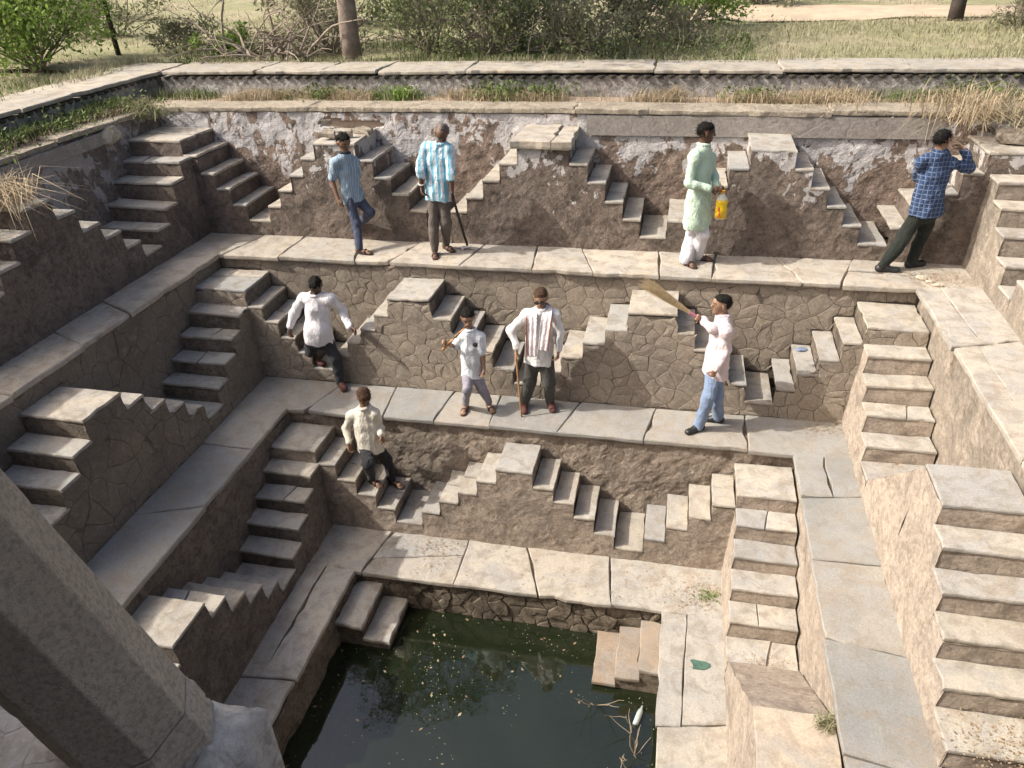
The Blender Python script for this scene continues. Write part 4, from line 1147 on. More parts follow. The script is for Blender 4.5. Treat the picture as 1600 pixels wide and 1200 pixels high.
    for s in 'RL':
        q = 1 if s == 'R' else -1
        B.cap(g['sh'+s], g['el'+s], .041*k_*thinarm, .036*k_*thinarm, .025)
        B.cap(g['el'+s], g['wr'+s], .039*k_*thinarm, .026*k_*thinarm, .015)
        hd = nrmz(g['ha'+s]-g['wr'+s])
        pn = g.get('palm'+s); pn = f_t*.2-r_t*(1 if s == 'R' else -1)*-1 if pn is None else pn
        pn = nrmz(pn-hd*(pn@hd)); sd = np.cross(hd, pn)
        w0 = g['wr'+s]; hs = .95*k_**.5
        B.cap(w0+hd*.012, w0+hd*.075*hs, .033*hs, .037*hs, .012, pn, 2.0)
        cl = curlR if s == 'R' else curlL
        for i, (o_, L_) in enumerate(((-.030, .060), (-.010, .072), (.010, .070), (.029, .055))):
            a = w0+hd*(.085*hs)+sd*o_*hs
            d1 = nrmz(hd*math.cos(cl*1.1)+pn*math.sin(cl*1.1)+sd*o_*1.5); d2 = nrmz(hd*math.cos(cl*2.7)+pn*math.sin(cl*2.7)+sd*o_)
            b = a+d1*L_*.52*hs; B.cap(a, b, .0095*hs, .009*hs, .004); B.cap(b, b+d2*L_*.5*hs, .009*hs, .0075*hs, .003)
        ts = 1 if (np.cross(hd, pn)@np.array(face)) > 0 else -1
        a = w0+hd*.03+sd*ts*.026; b = a+nrmz(hd*.7+sd*ts*.7+pn*.4)*.042; B.cap(a, b, .013*hs, .011*hs, .006); B.cap(b, b+nrmz(hd*.9+pn*(.2+cl)+sd*ts*.1)*.035, .0105*hs, .008*hs, .003)
        B.cap(g['hip'+s]+(pel-g['hip'+s])*.25, g['knee'+s], .062*k_, .046*k_, .03); B.cap(g['knee'+s], g['ank'+s], .048*k_, .034*k_, .02)
        z = np.array([0, 0, 1.0])
        B.cap(g['ank'+s], g['heel'+s]+z*.045, .036*k_, .034*k_, .02)
        B.cap(g['heel'+s]+z*.040, g['toe'+s]-g['fd'+s]*.045+z*.030, .033*k_, .036*k_, .02, z, 1.25)
        sd2 = np.cross(z, g['fd'+s])
        for i in range(5):
            o_ = (i-2)*.0155*k_; a = g['toe'+s]-g['fd'+s]*.04+sd2*o_+z*.022
            B.cap(a, a+g['fd'+s]*(.042-.004*abs(i-1.5)), .0105, .009, .005)
    V, F = B.mesh()
    Vn = vnormals(V, F)
    loc = (V-Hc)@np.stack([rt, up, fd], 1)/hk
    col = np.tile(np.array([*skin, 1.0]), (len(V), 1))
    def paint(mask, c, s=1.0): col[mask, :3] = col[mask, :3]*(1-s)+np.array(c)*s
    hd_ = (np.abs(loc[:, 1]) < .14) & (loc[:, 2] > .04) & (np.abs(loc[:, 0]) < .07)
    ex = np.abs(np.abs(loc[:, 0])-.033)
    paint(hd_ & (ex < .017) & (np.abs(loc[:, 1]-.010) < .009), (.25, .22, .19), .6)
    paint(hd_ & (ex < .007) & (np.abs(loc[:, 1]-.010) < .008), (.012, .008, .006))
    paint(hd_ & (ex < .023) & (np.abs(loc[:, 1]-.031) < .006), (.012, .009, .008), .9)
    paint(hd_ & (np.abs(loc[:, 0]) < .026) & (np.abs(loc[:, 1]+.048) < .008), tuple(v*q for v, q in zip(skin, (.8, .45, .45))), .8)
    if mous: paint(hd_ & (np.abs(loc[:, 0]) < .032) & (np.abs(loc[:, 1]+.033) < .007) & (loc[:, 2] > .06), (.012, .01, .009), .9)
    paint((np.abs(loc[:, 1]+.06) < .05) & (loc[:, 2] > .0) & (np.abs(loc[:, 0]) < .08), tuple(v*.7 for v in skin), .35)
    body = mk('person', V, F, M_SKIN, smooth=True, origin=tuple(base))
    ca = body.data.color_attributes.new('Col', 'FLOAT_COLOR', 'POINT'); ca.data.foreach_set('color', col.astype(np.float32).ravel())
    tag(body, label, 'person')
    # ---------------- hair
    Hh = Vol(Hc-.2, Hc+.2, .006)
    if not bald:
        Hh.cap(P(0, .031, -.031), P(0, .036, .020), .080*hk, .0735*hk, .02)
        for i in range(26):
            v = unit(1, rg)[0]; v = v*np.array([.05, .05, .062])
            c = P(v[0], .066+abs(v[1])*.4+hairlen*.5, v[2]-.010); Hh.cap(c, c+np.array([0, 0, .004]), .018*hk+hairlen*.5, .016*hk, .02)
    else:
        for q in (-1, 1): Hh.cap(P(q*.055, .02, -.045), P(q*.068, .03, .0), .04*hk, .026*hk, .02)
        Hh.cap(P(-.04, .04, -.07), P(.04, .04, -.07), .036*hk, .036*hk, .02); Hh.cap(P(0, .075, -.03), P(0, .09, .01), .05*hk, .036*hk, .02)
    # keep crown and back of the head, clear of the face and neck
    Hh.cut(P(0, .052+(-.0 if not bald else -.02), .062), nrmz(fd*1.0-up*.75)); Hh.cut(P(0, -.052-hairlen*.6, -.05), nrmz(-up+fd*.28))
    Vh, Fh = Hh.mesh(); Vh = Vh+vnormals(Vh, Fh)*folds(Vh, .004, 90, seed)[:, None]
    ho = mk('hair', Vh, Fh, hair, body, smooth=True)
    hn = vnormals(Vh, Fh); pk = rg.integers(0, len(Vh), 650 if not bald else 260); b0 = Vh[pk]-hn[pk]*.004
    dd = hn[pk]*.35-up*.45-fd*.15+unit(len(pk), rg)*.45; dd /= np.linalg.norm(dd, axis=1, keepdims=True)
    ln = (.020+hairlen)*rg.uniform(.5, 1.3, (len(pk), 1)); sd_ = np.cross(dd, hn[pk]+unit(len(pk), rg)*.2); sd_ /= np.linalg.norm(sd_, axis=1, keepdims=True)
    Vs = np.stack([b0-sd_*.0028, b0+sd_*.0028, b0+dd*ln+hn[pk]*.003+sd_*.0008, b0+dd*ln+hn[pk]*.003-sd_*.0008], 1).reshape(-1, 3)
    tag(mk('strands', Vs, np.arange(len(Vs)).reshape(-1, 4), hair, ho), kind='stuff')
    # ---------------- shirt
    S = Vol(lo, hi, .0085)
    S.cap(mid-upT*.15, pel-upT*(hem-.02), .158*k_*tw, (.150+.25*belly)*k_*tw, .06, f_t, 1.42)
    S.cap(pel+upT*.16, pel-upT*hem, .157*k_*tw, (.172)*k_*tw, .05, f_t, 1.36)
    S.cap(shR+r_t*.02, shL-r_t*.02, .060*k_, .060*k_, .05)
    S.cap(shR, neck-upT*.03, .055*k_, .062*k_, .05); S.cap(shL, neck-upT*.03, .055*k_, .062*k_, .05)
    S.cap(neck-upT*.04, mid-upT*.10, .072*k_, .10*k_, .05)
    if belly: S.cap(pel+upT*.15+f_t*.05, pel+upT*.06+f_t*.05, .12*k_+belly*.3, .11*k_+belly*.3, .06)
    for s in 'RL':
        el = g['el'+s]; wr = g['wr'+s]; sh = g['sh'+s]
        if sleeve == 'long':
            S.cap(sh, el, .060*k_, .053*k_, .04); S.cap(el, el+(wr-el)*.94, .054*k_, .043*k_, .02)
        elif sleeve == 'threeq':
            S.cap(sh, el, .060*k_, .058*k_, .04); S.cap(el, el+(wr-el)*.25, .060*k_, .060*k_, .02)
        else:
            S.cap(sh, sh+(el-sh)*.86, .058*k_, .066*k_, .04)
    if kurta:
        low = pel-np.array([0, 0, 1.0])*(kurta+.08)
        S.cap(pel+upT*.1, low, .165*k_, .185*k_, .06, f_t, 1.3)
        S.cut(pel-np.array([0, 0, 1.0])*kurta, (0, 0, -1))
    else:
        S.cut(pel-upT*hem, -upT+f_t*.12)
    if vneck: S.sub(neck+f_t*.12-upT*.02, mid-upT*.22+f_t*.16, .05, .012)
    S.sub(neck+upT*.045+f_t*.012, neck+upT*.25+f_t*.08, .058*k_, .09)
    top = cloth(S, name_shirt, shirt, body, .015, 19, seed+10)
    # collar: a flattened ring
    Cc = Vol(neck-.16, neck+.16, .0075)
    nb = 14; ring = []
    for i in range(nb+1):
        a = -math.pi*.5+.5+ (2*math.pi-1.0)*i/nb; ring.append(neck+.068*k_*(math.cos(a)*r_t)+.066*k_*math.sin(a)*f_t*-1*-1+upT*(.015-.03*math.sin(a)*0)-upT*.01)
    for a, b in zip(ring[:-1], ring[1:]): Cc.cap(a, b, .019, .019, .006)
    cloth(Cc, 'collar', COLLAR.get(label, shirt), top, .002, 30, seed)
    # ---------------- trousers
    T = Vol(lo, hi, .0085)
    T.cap(pel+upT*.10, pel-upT*.02, .128*k_*tw, .135*k_*tw, .04, f_t, 1.35)
    for s in 'RL':
        kn, an = g['knee'+s], g['ank'+s]
        hp = g['hip'+s]+(pel-g['hip'+s])*.22; T.cap(hp, kn, .083*k_*leg, .070*k_*leg, .035)
        T.cap(kn, an-np.array([0, 0, .012]), .070*k_*leg, (.056+cuffflare)*k_*leg, .03)
        T.cut(g['heel'+s]+np.array([0, 0, .035]), (0, 0, -1)) if floors[0] == floors[1] and abs(g['ankR'][2]-g['ankL'][2]) < .02 and s == 'R' else None
    T.cut(pel+upT*.12, upT)
    cloth(T, 'trousers', trousers, body, .015, 15, seed+20, .7)
    # ---------------- footwear
    for s in 'RL':
        z = np.array([0, 0, 1.0]); fl = floors[0] if s == 'R' else floors[1]
        if foot == 'sandal':
            W = Vol(np.minimum(g['heel'+s], g['toe'+s])-.1, np.maximum(g['heel'+s], g['toe'+s])+.14, .006)
            W.cap(g['heel'+s]+z*.010, g['toe'+s]-g['fd'+s]*.01+z*.010, .036*k_, .044*k_, .01, z, 3.4)
            sd2 = np.cross(z, g['fd'+s]); c = g['toe'+s]-g['fd'+s]*.075+z*.015
            for a in range(8):
                t0, t1 = math.pi*a/8, math.pi*(a+1)/8
                pa, pb = (c+sd2*.045*k_*math.cos(t)+z*(.052*k_*math.sin(t)) for t in (t0, t1)); W.cap(pa, pb, .0085, .0085, .004)
            mk('sandal', *W.mesh(), M_SOLE, body, smooth=True)
        else:
            W = Vol(np.minimum(g['heel'+s], g['toe'+s])-.12, np.maximum(g['heel'+s], g['toe'+s])+.16, .0065)
            W.cap(g['heel'+s]+z*.035, g['toe'+s]-g['fd'+s]*.02+z*.030, .041*k_, .044*k_, .02, z, 1.15)
            W.cap(g['heel'+s]+z*.05, g['ank'+s]-z*.01, .042*k_, .046*k_, .03)
            W.cap(g['heel'+s]+g['fd'+s]*.09+z*.05, g['ank'+s], .035*k_, .035*k_, .03)
            W.cut((0, 0, fl+.004), (0, 0, -1))
            mk('shoe', *W.mesh(), {'shoe': M_SHOE, 'canvas': M_SHOEB}[foot], body, smooth=True)
    g.update(f_t=f_t, r_t=r_t, upT=upT, pel=pel, mid=mid, k=k_, head=Hc, rt=rt, up=up, fdh=fd, hk=hk, Y0=Y0)
    return body, g
COLLAR = {}
def J(**kw): return kw
def zoomJ(ox, oy, s, **kw):
    o = {}
    for k, v in kw.items():
        if k == 'Y0': o[k] = v
        else: o[k] = (ox+v[0]*s, oy+v[1]*s)+tuple(v[2:])
    return o

DK, MD, LT = (.12, .065, .042), (.20, .112, .07), (.30, .18, .118)
P_ = {}
lab = 'boy in a grey blue polo shirt and navy trousers looking down on the upper terrace'
COLLAR[lab] = mat_cloth('polo_collar', (.025, .028, .035))
P_['teen'] = person(lab, zoomJ(480, 190, .1833, head=(308, 178), neck=(322, 268), shR=(225, 318, -.10), shL=(398, 318, .10), elR=(212, 500, -.13), wrR=(262, 655, -.16), haR=(285, 740, -.17),
    elL=(420, 470, .14), wrL=(452, 610, .1), haL=(470, 690, .05), hipR=(350, 660, -.06), hipL=(440, 650, .07), kneeR=(420, 870, -.02), kneeL=(535, 775, -.14),
    heelR=(425, 1118), toeR=(552, 1132), heelL=(372, 978), toeL=(460, 1000)), (.75, -.55, -.35), (Z1, Z1), MD,
    mat_cloth('polo_grey', (.21, .29, .36), [(0, .022, .35, (.42, .50, .56), .7)]), mat_cloth('navy_trousers', (.055, .065, .10), None), torso=.90, tw=.9, sleeve='short', hem=.05, fixj=('kneeL', 'elL'), seed=3, hairlen=.012)
lab = 'thin old man in a turquoise and white checked shirt holding a long handled tool'
P_['old'] = person(lab, zoomJ(620, 180, .2, head=(352, 142), neck=(345, 222), shR=(212, 228), shL=(408, 232), elR=(182, 430, -.02), wrR=(195, 555, -.08), haR=(206, 630, -.10),
    elL=(424, 450, -.02), wrL=(432, 600, -.08), haL=(446, 660, -.12), hipR=(285, 585), hipL=(370, 585), kneeR=(285, 820, -.03), kneeL=(385, 830, -.02),
    heelR=(300, 1078), toeR=(302, 1138), heelL=(385, 1045), toeL=(432, 1068)), (.22, -.80, -.62), (Z1, Z1), DK,
    mat_cloth('checked_turquoise', (.60, .68, .72), [(0, .075, .40, (.10, .42, .58), .8), (2, .085, .30, (.22, .52, .66), .45), (0, .075, .12, (.05, .30, .45), .6)]), mat_cloth('brown_grey_trousers', (.125, .105, .09)),
    hair=M_HAIRG, torso=.95, sleeve='threeq', hem=.13, bald=True, vneck=True, seed=5, leg=1.0, curlL=.95, mous=True)
lab = 'bearded man in a long mint kurta and white pajama turned to the right'
P_['mint'] = person(lab, zoomJ(1030, 170, .2168, head=(338, 172), neck=(322, 262), shR=(248, 320, -.13), shL=(372, 322, .14), elR=(212, 535, -.17), wrR=(365, 580, -.20), haR=(405, 580, -.19),
    elL=(395, 480, .12), wrL=(420, 572, -.03), haL=(452, 575, -.08), hipR=(240, 735, -.07), hipL=(320, 735, .08), kneeR=(235, 905, -.06), kneeL=(315, 905, .06),
    heelR=(165, 1112), toeR=(262, 1155), heelL=(260, 1085), toeL=(372, 1098)), (.93, .18, -.12), (Z1, Z1), DK,
    mat_cloth('mint_cotton', (.50, .64, .50)), mat_cloth('white_cotton', (.70, .68, .70)), torso=.97, sleeve='long', kurta=.20, leg=1.12, cuffflare=.016, seed=8, hairlen=.014, curlR=.9, curlL=.9, mous=True)
lab = 'man seen from behind in a navy plaid shirt, leaning right, hand at his face'
P_['plaid'] = person(lab, zoomJ(1350, 190, .2083, head=(588, 138), neck=(575, 222), shR=(662, 280, .05), shL=(432, 268, -.02), elR=(800, 352, .05), wrR=(752, 215, .10), haR=(705, 165, .13),
    elL=(405, 420, .22), wrL=(500, 380, .40), haL=(560, 350, .46), hipR=(520, 650), hipL=(415, 665), kneeR=(430, 850, -.02), kneeL=(305, 860, -.04),
    heelR=(330, 1095), toeR=(440, 1078), heelL=(125, 1125), toeL=(235, 1130)), (.70, .70, .10), (Z1, Z1), LT,
    mat_cloth('navy_plaid', (.022, .042, .10), [(0, .046, .16, (.24, .30, .40), .7), (2, .050, .16, (.24, .30, .40), .6), (0, .046, .5, (.05, .085, .17), .5)]), mat_cloth('dark_trousers', (.016, .02, .016)),
    torso=1.02, sleeve='long', hem=.06, foot='shoe', seed=12, leg=1.08, hairlen=.006)
zt2 = lambda k: LV[2]['zp']-k*(LV[2]['zp']-Z2)/6
zt3 = lambda k: LV[3]['zp']-k*(LV[3]['zp']-Z3)/6
lab = 'heavy man in a white shirt and dark trousers stepping off the middle stair'
P_['white'] = person(lab, zoomJ(420, 420, .1667, head=(438, 158), neck=(438, 240), shR=(302, 250), shL=(578, 245), elR=(238, 415, .03), wrR=(200, 548, -.05), haR=(195, 620, -.08),
    elL=(688, 390, .02), wrL=(762, 548, -.06), haL=(825, 585, -.10), hipR=(400, 655), hipL=(545, 655), kneeR=(378, 815, .10), kneeL=(632, 850, -.02),
    heelR=(430, 880), toeR=(505, 905), heelL=(672, 1090), toeL=(712, 1150)), (.10, -.75, -.66), (zt2(5), Z2), DK,
    mat_cloth('white_shirt', (.72, .70, .71)), mat_cloth('charcoal_trousers', (.035, .037, .042)), torso=1.06, belly=.06, sleeve='long', hem=.05, seed=17, leg=1.05, foot='canvas', fixj=('kneeR', 'kneeL'))
lab = 'small boy in a white T-shirt shouldering a stick on the middle terrace'
P_['boy'] = person(lab, zoomJ(660, 470, .1584, head=(445, 165), neck=(470, 285), shR=(385, 325), shL=(565, 325), elR=(318, 455, -.02), wrR=(262, 425, -.12), haR=(228, 415, -.14),
    elL=(590, 520), wrL=(608, 665, -.03), haL=(606, 735, -.05), hipR=(435, 715), hipL=(540, 715), kneeR=(440, 870, -.04), kneeL=(592, 870, -.04),
    heelR=(432, 1060), toeR=(402, 1125), heelL=(655, 1050), toeL=(695, 1105)), (.28, -.88, -.3), (Z2, Z2), LT,
    mat_cloth('white_tee', (.62, .66, .70)), mat_cloth('grey_joggers', (.27, .26, .30)), torso=.82, headk=.98, sleeve='short', hem=.045, tw=.95, seed=21, leg=.95, curlR=1.0, hairlen=.016)
lab = 'smiling man with sunglasses, white shirt and pale scarf leaning on a walking stick'
P_['scarf'] = person(lab, zoomJ(770, 430, .2, head=(374, 178), neck=(378, 262), shR=(262, 285), shL=(482, 280), elR=(146, 430, .04), wrR=(186, 572, -.10), haR=(184, 632, -.12),
    elL=(522, 450, .03), wrL=(514, 590, -.06), haL=(505, 655, -.08), hipR=(300, 645), hipL=(425, 645), kneeR=(285, 825, -.03), kneeL=(440, 835, -.03),
    heelR=(245, 1022), toeR=(246, 1085), heelL=(448, 1012), toeL=(468, 1070)), (.05, -.93, -.32), (Z2, Z2), LT,
    mat_cloth('white_kurta', (.74, .73, .71)), mat_cloth('olive_grey_trousers', (.065, .064, .058)), hair=M_HAIRB, torso=1.0, belly=0, tw=1.02, sleeve='long', hem=.07, seed=25, leg=1.1, foot='canvas', curlR=1.0, bald=False)
lab = 'man in a pale pink shirt and blue jeans raising a straw broom'
P_['broom'] = person(lab, zoomJ(980, 420, .2334, head=(632, 240), neck=(645, 318), shR=(600, 372, .15), shL=(672, 392, -.14), elR=(565, 400, .16), wrR=(500, 340, .10), haR=(455, 318, .06),
    elL=(660, 540, -.20), wrL=(592, 672, -.22), haL=(556, 752, -.23), hipR=(600, 690, .08), hipL=(580, 690, -.08), kneeR=(605, 855, .02), kneeL=(545, 850, -.05),
    heelR=(612, 1028), toeR=(512, 1015), heelL=(490, 1075), toeL=(400, 1110)), (-.95, -.22, .02), (Z2, Z2), LT,
    mat_cloth('pale_pink_shirt', (.66, .56, .57)), mat_cloth('blue_jeans', (.20, .27, .40)), torso=.98, sleeve='long', hem=.035, seed=29, foot='shoe', leg=1.0, curlR=1.0, curlL=.7, cuffflare=.012, hairlen=.004)
lab = 'man in a cream shirt and black trousers walking down the lower stair'
P_['cream'] = person(lab, zoomJ(510, 590, .1584, Y0=6.93, head=(370, 190), neck=(375, 290), shR=(245, 345), shL=(470, 325), elR=(198, 500, -.02), wrR=(222, 650, -.08), haR=(246, 745, -.10),
    elL=(515, 465), wrL=(540, 560, -.06), haL=(556, 615, -.08), hipR=(370, 690), hipL=(490, 680), kneeR=(415, 850, -.12), kneeL=(595, 810, -.12),
    heelR=(448, 1030), toeR=(530, 1080), heelL=(650, 1040), toeL=(735, 1085)), (.38, -.62, -.68), (zt3(3), zt3(4)), MD,
    mat_cloth('cream_shirt', (.64, .60, .50)), mat_cloth('black_trousers', (.022, .022, .025)), torso=.95, sleeve='long', hem=.05, seed=33, hair=M_HAIRB, foot='sandal')

# ------------------------------------------------------------------ things held
def rod(name, a, b, r0, r1, mat, label, cat, wob=.004, n=10, sides=8):
    a, b = Vector(a), Vector(b); pts = []
    for i in range(n):
        p = a.lerp(b, i/(n-1)); pts.append((p.x+wob*nz(i, 1, 3, .9), p.y+wob*nz(i, 5, 3, .9), p.z+wob*nz(i, 9, 3, .9)))
    return tag(mk(name, *tubes([(pts, r0, r1)], sides), mat, smooth=True, origin=tuple(b)), label, cat)
M_WOOD = mat_plain('cane_wood', (.36, .20, .09), .6, .25, 18); M_DARKW = mat_plain('dark_handle', (.035, .028, .024), .6, .3, 18)
M_STEEL = mat_plain('worn_steel', (.34, .34, .35), .45, .25, 12, .2, .5, .8)
def grip(g, s): return g['wr'+s]+nrmz(g['ha'+s]-g['wr'+s])*.085
g = P_['scarf'][1]; gp = grip(g, 'R')+np.array([0, -.025, 0]); tip = at(815, 652, 2, Z2+.005)
rod('walking_stick', gp+nrmz(gp-tip)*.05, tip, .014, .010, M_WOOD, 'brown wooden walking stick held by the man with the scarf', 'walking stick')
g = P_['boy'][1]; gp = grip(g, 'R'); a = at(691, 547, 1, gp[1]-.03); b = at(738, 500, 1, g['neck'][1]-.06)
rod('stick', b, a, .013, .017, M_WOOD, 'short wooden stick over the shoulder of the small boy', 'stick')
g = P_['old'][1]; gp = grip(g, 'L')+np.array([.0, -.02, 0]); tip = at(730, 383, 2, Z1+.03)
hoe = rod('spade', gp+nrmz(gp-tip)*.10, tip, .017, .018, M_DARKW, 'dark handled spade with a steel blade resting by the old man', 'spade')
c = tip; V, F = [], []
for i in range(9):
    for j in range(7):
        x, y = (i/8-.5)*.16, j/6*.20
        V.append((c[0]-.03+x+.4*y, c[1]-.07-y*.25+.02*math.sin(i/8*math.pi), c[2]-.022+.02*(1-(2*i/8-1)**2)+.008*math.sin(j)))
for i in range(8):
    for j in range(6):
        a = i*7+j; F.append((a, a+7, a+8, a+1))
bl = mk('blade', V, F, M_STEEL, hoe, smooth=True); sm = bl.modifiers.new('t', 'SOLIDIFY'); sm.thickness = .005
g = P_['broom'][1]; gp = grip(g, 'R'); far = at(1003, 440, 1, gp[1]-.10); dirb = nrmz(far-gp)
paths = []; L = np.linalg.norm(far-gp)
s1 = nrmz(np.cross(dirb, (0, 1, 0))); s2 = np.cross(dirb, s1)
for i in range(150):
    a = RNG.uniform(0, 6.28); r = RNG.random()**.5
    o0 = (s1*math.cos(a)+s2*math.sin(a))*.016*r; o1 = (s1*math.cos(a)*.085+s2*math.sin(a)*.05)*r*RNG.uniform(.8, 1.1)
    le = L*RNG.uniform(.82, 1.04)
    paths.append(([tuple(gp-dirb*.10+o0), tuple(gp+dirb*.12+o0*1.2), tuple(gp+dirb*le*.6+o0+o1*.45), tuple(gp+dirb*le+o1)], .0028, .0012))
bo = tag(mk('broom', *tubes(paths, 3), mat_plain('broom_straw', (.60, .47, .28), .8, .3, 25), origin=tuple(gp)), 'straw hand broom with splayed bristles held up by the man in pink', 'broom')
mk('binding', *tubes([([tuple(gp-dirb*.09), tuple(gp+dirb*.10)], .020, .021)], 10), mat_plain('pink_binding', (.55, .22, .30), .6), bo)
# yellow bottle hanging from the hands of the man in mint
g = P_['mint'][1]; gp = grip(g, 'L'); bx, by = gp[0]+.005, gp[1]-.03; zt = gp[2]-.02
def lathe(prof, cx, cy, sides=20):
    V, F = [], []
    for z, rx, ry in prof:
        for k in range(sides):
            a = 2*math.pi*k/sides; V.append((cx+rx*math.cos(a), cy+ry*math.sin(a), z))
    for j in range(len(prof)-1):
        for k in range(sides):
            q = (k+1) % sides; F.append((j*sides+k, j*sides+q, j*sides+sides+q, j*sides+sides+k))
    F.append(tuple(range(sides-1, -1, -1))); F.append(tuple((len(prof)-1)*sides+k for k in range(sides)))
    return V, F
M_YEL = mat_plain('yellow_plastic', (.78, .52, .015), .35, .06, 5, 0, .5); M_CLR = mat_plain('cloudy_plastic', (.62, .62, .50), .3, .06, 5, 0, .5)
bt = tag(mk('bottle', *lathe([(zt-.33, .055, .04), (zt-.325, .066, .048), (zt-.20, .066, .048), (zt-.17, .060, .044), (zt-.13, .066, .048), (zt-.08, .060, .046), (zt-.045, .030, .028), (zt-.02, .022, .022)], bx, by), M_CLR, smooth=True, origin=(bx, by, zt-.33)), 'yellow labelled plastic bottle hanging from the hands of the man in mint', 'bottle')
lsl = mk('label_sleeve', *lathe([(zt-.318, .0675, .0495), (zt-.20, .0675, .0495), (zt-.172, .0618, .0456), (zt-.13, .0675, .0495), (zt-.10, .0650, .0485)], bx, by), M_YEL, bt, smooth=True)
mk('cap', *lathe([(zt-.022, .025, .025), (zt+.012, .025, .025)], bx, by), mat_plain('orange_cap', (.6, .25, .02), .4, .05, 5, 0, .5), bt)
V, F = [], []                                          # red swirl printed on the label
for i in range(13):
    a = -1.9+.1*math.sin(i*.5)+.05*i*0; z = zt-.30+i*.0105; w = .020+.012*math.sin(i*.9)
    for q in (-1, 1):
        an = a+q*w*9*.6; V.append((bx+.0692*math.cos(an)*(1.0), by+.0512*math.sin(an), z))
for i in range(12): F.append((2*i, 2*i+1, 2*i+3, 2*i+2))
mk('printed_mark', V, F, mat_plain('red_print', (.45, .06, .03), .4, .05, 5, 0), lsl)
# scarf
g = P_['scarf'][1]; B_ = P_['scarf'][0]
def strip(center, width_dir, wds, th, mat, parent, name):
    V, F = [], []; n = len(center); m_ = 7
    for i, c in enumerate(center):
        c = np.array(c)
        t_ = nrmz(np.array(center[min(i+1, n-1)])-np.array(center[max(0, i-1)])); wd = nrmz(width_dir[i]-t_*(width_dir[i]@t_)); nn = np.cross(t_, wd)
        for j in range(m_):
            u = j/(m_-1)-.5; V.append(tuple(c+wd*u*wds[i]+nn*.010*math.sin(j*2.2+i*.35)))
    for i in range(n-1):
        for j in range(m_-1):
            a = i*m_+j; F.append((a, a+1, a+m_+1, a+m_))
    o = mk(name, V, F, mat, parent, smooth=True); q = o.modifiers.new('t', 'SOLIDIFY'); q.thickness = .008; q.offset = 0
    ss = o.modifiers.new('s', 'SUBSURF'); ss.levels = 1; ss.render_levels = 1
    return o
ft, rtv, upv = g['f_t'], g['r_t'], g['upT']; nk = g['neck']
def front(r, d): return nk+rtv*r-upv*d+ft*(.105+.035*min(1, d/.15)+.02*(d > .3))
Lp = [nk-ft*.075+upv*.01+rtv*.0, nk-ft*.05+rtv*-.07+upv*.015, nk+rtv*-.098+upv*.012+ft*.02]+[front(-.085+.01*i*.3, .02+.075*i) for i in range(8)]
Rp = [nk-ft*.075+upv*.01, nk-ft*.05+rtv*.07+upv*.015, nk+rtv*.098+upv*.012+ft*.02]+[front(.085-.004*i, .02+.075*i) for i in range(7)]
M_SCARF = mat_cloth('pale_scarf', (.74, .68, .69)); M_TRIM = mat_cloth('scarf_border', (.32, .15, .10))
SCF = []
for pth in (Lp, Rp):
    wd = [upv*1.0+ft*.2, upv*.8+rtv*.1, rtv*.6+ft*.6]+[rtv]*(len(pth)-3)
    SCF.append(strip(pth, wd, [.09, .09, .10]+[.115]*(len(pth)-3), .008, M_SCARF, B_, 'scarf'))
sgn = {0: -1, 1: 1}
for q, pth in enumerate((Lp, Rp)):
    pp = [np.array(p)+(rtv*sgn[q]*.062+ft*.004 if i > 2 else upv*-.04) for i, p in enumerate(pth)]
    wd = [upv*1.0+ft*.2, upv*.8+rtv*.1, rtv*.6+ft*.6]+[rtv]*(len(pth)-3)
    strip(pp[2:], wd[2:], [.014]*(len(pp)-2), .008, M_TRIM, SCF[q], 'scarf_border')
# sunglasses
H, rt, up, fd = g['head'], g['rt'], g['up'], g['fdh']
V, F = [], []
for q in (-1, 1):
    o = len(V); n = 12
    for k in range(n):
        a = 2*math.pi*k/n; V.append(tuple(H+rt*(q*.034+.027*math.cos(a))+up*(.010+.019*math.sin(a))+fd*(.101-abs(.034+.027*math.cos(a)*q*q)*.12)))
    F.append(tuple(range(o, o+n)))
gl = mk('sunglasses', V, F, mat_plain('dark_lens', (.012, .01, .012), .15, .1, 5, 0, .6), B_); q = gl.modifiers.new('t', 'SOLIDIFY'); q.thickness = .006
mk('spectacle_frame', *tubes([([tuple(H+rt*q*.060+up*.014+fd*.096), tuple(H+rt*q*.080+up*.012+fd*.03), tuple(H+rt*q*.082+up*.006-fd*.01)], .003, .003) for q in (-1, 1)]+[([tuple(H-rt*.01+up*.014+fd*.104), tuple(H+rt*.01+up*.014+fd*.104)], .003, .003)], 5), M_SHOE, gl)
# bangle on the old man's wrist
g = P_['old'][1]; c = g['wrR']+nrmz(g['elR']-g['wrR'])*.03; ad = nrmz(g['elR']-g['wrR']); s1 = nrmz(np.cross(ad, (0, 1, 0))); s2 = np.cross(ad, s1)
mk('bangle', *tubes([([tuple(c+.036*(s1*math.cos(a)+s2*math.sin(a))) for a in np.linspace(0, 6.28, 15)], .008, .008)], 5), mat_plain('white_metal', (.7, .68, .64), .4), P_['old'][0])

# round dark emblem printed on the small boy's T-shirt
g, B_ = P_['boy'][1], P_['boy'][0]
c = at(742.5, 539, 1, (g['mid']+g['f_t']*.118)[1]); V = [tuple(c)]
for k in range(14):
    a = 2*math.pi*k/14; V.append(tuple(c+g['r_t']*.030*math.cos(a)+g['upT']*.030*math.sin(a)-g['f_t']*.004))
q = mk('printed_emblem', V, [(0, k+1, (k+1) % 14+1) for k in range(14)], mat_plain('emblem_ink', (.03, .03, .035), .7), B_)
sm = q.modifiers.new('t', 'SOLIDIFY'); sm.thickness = .012; sm.offset = 0

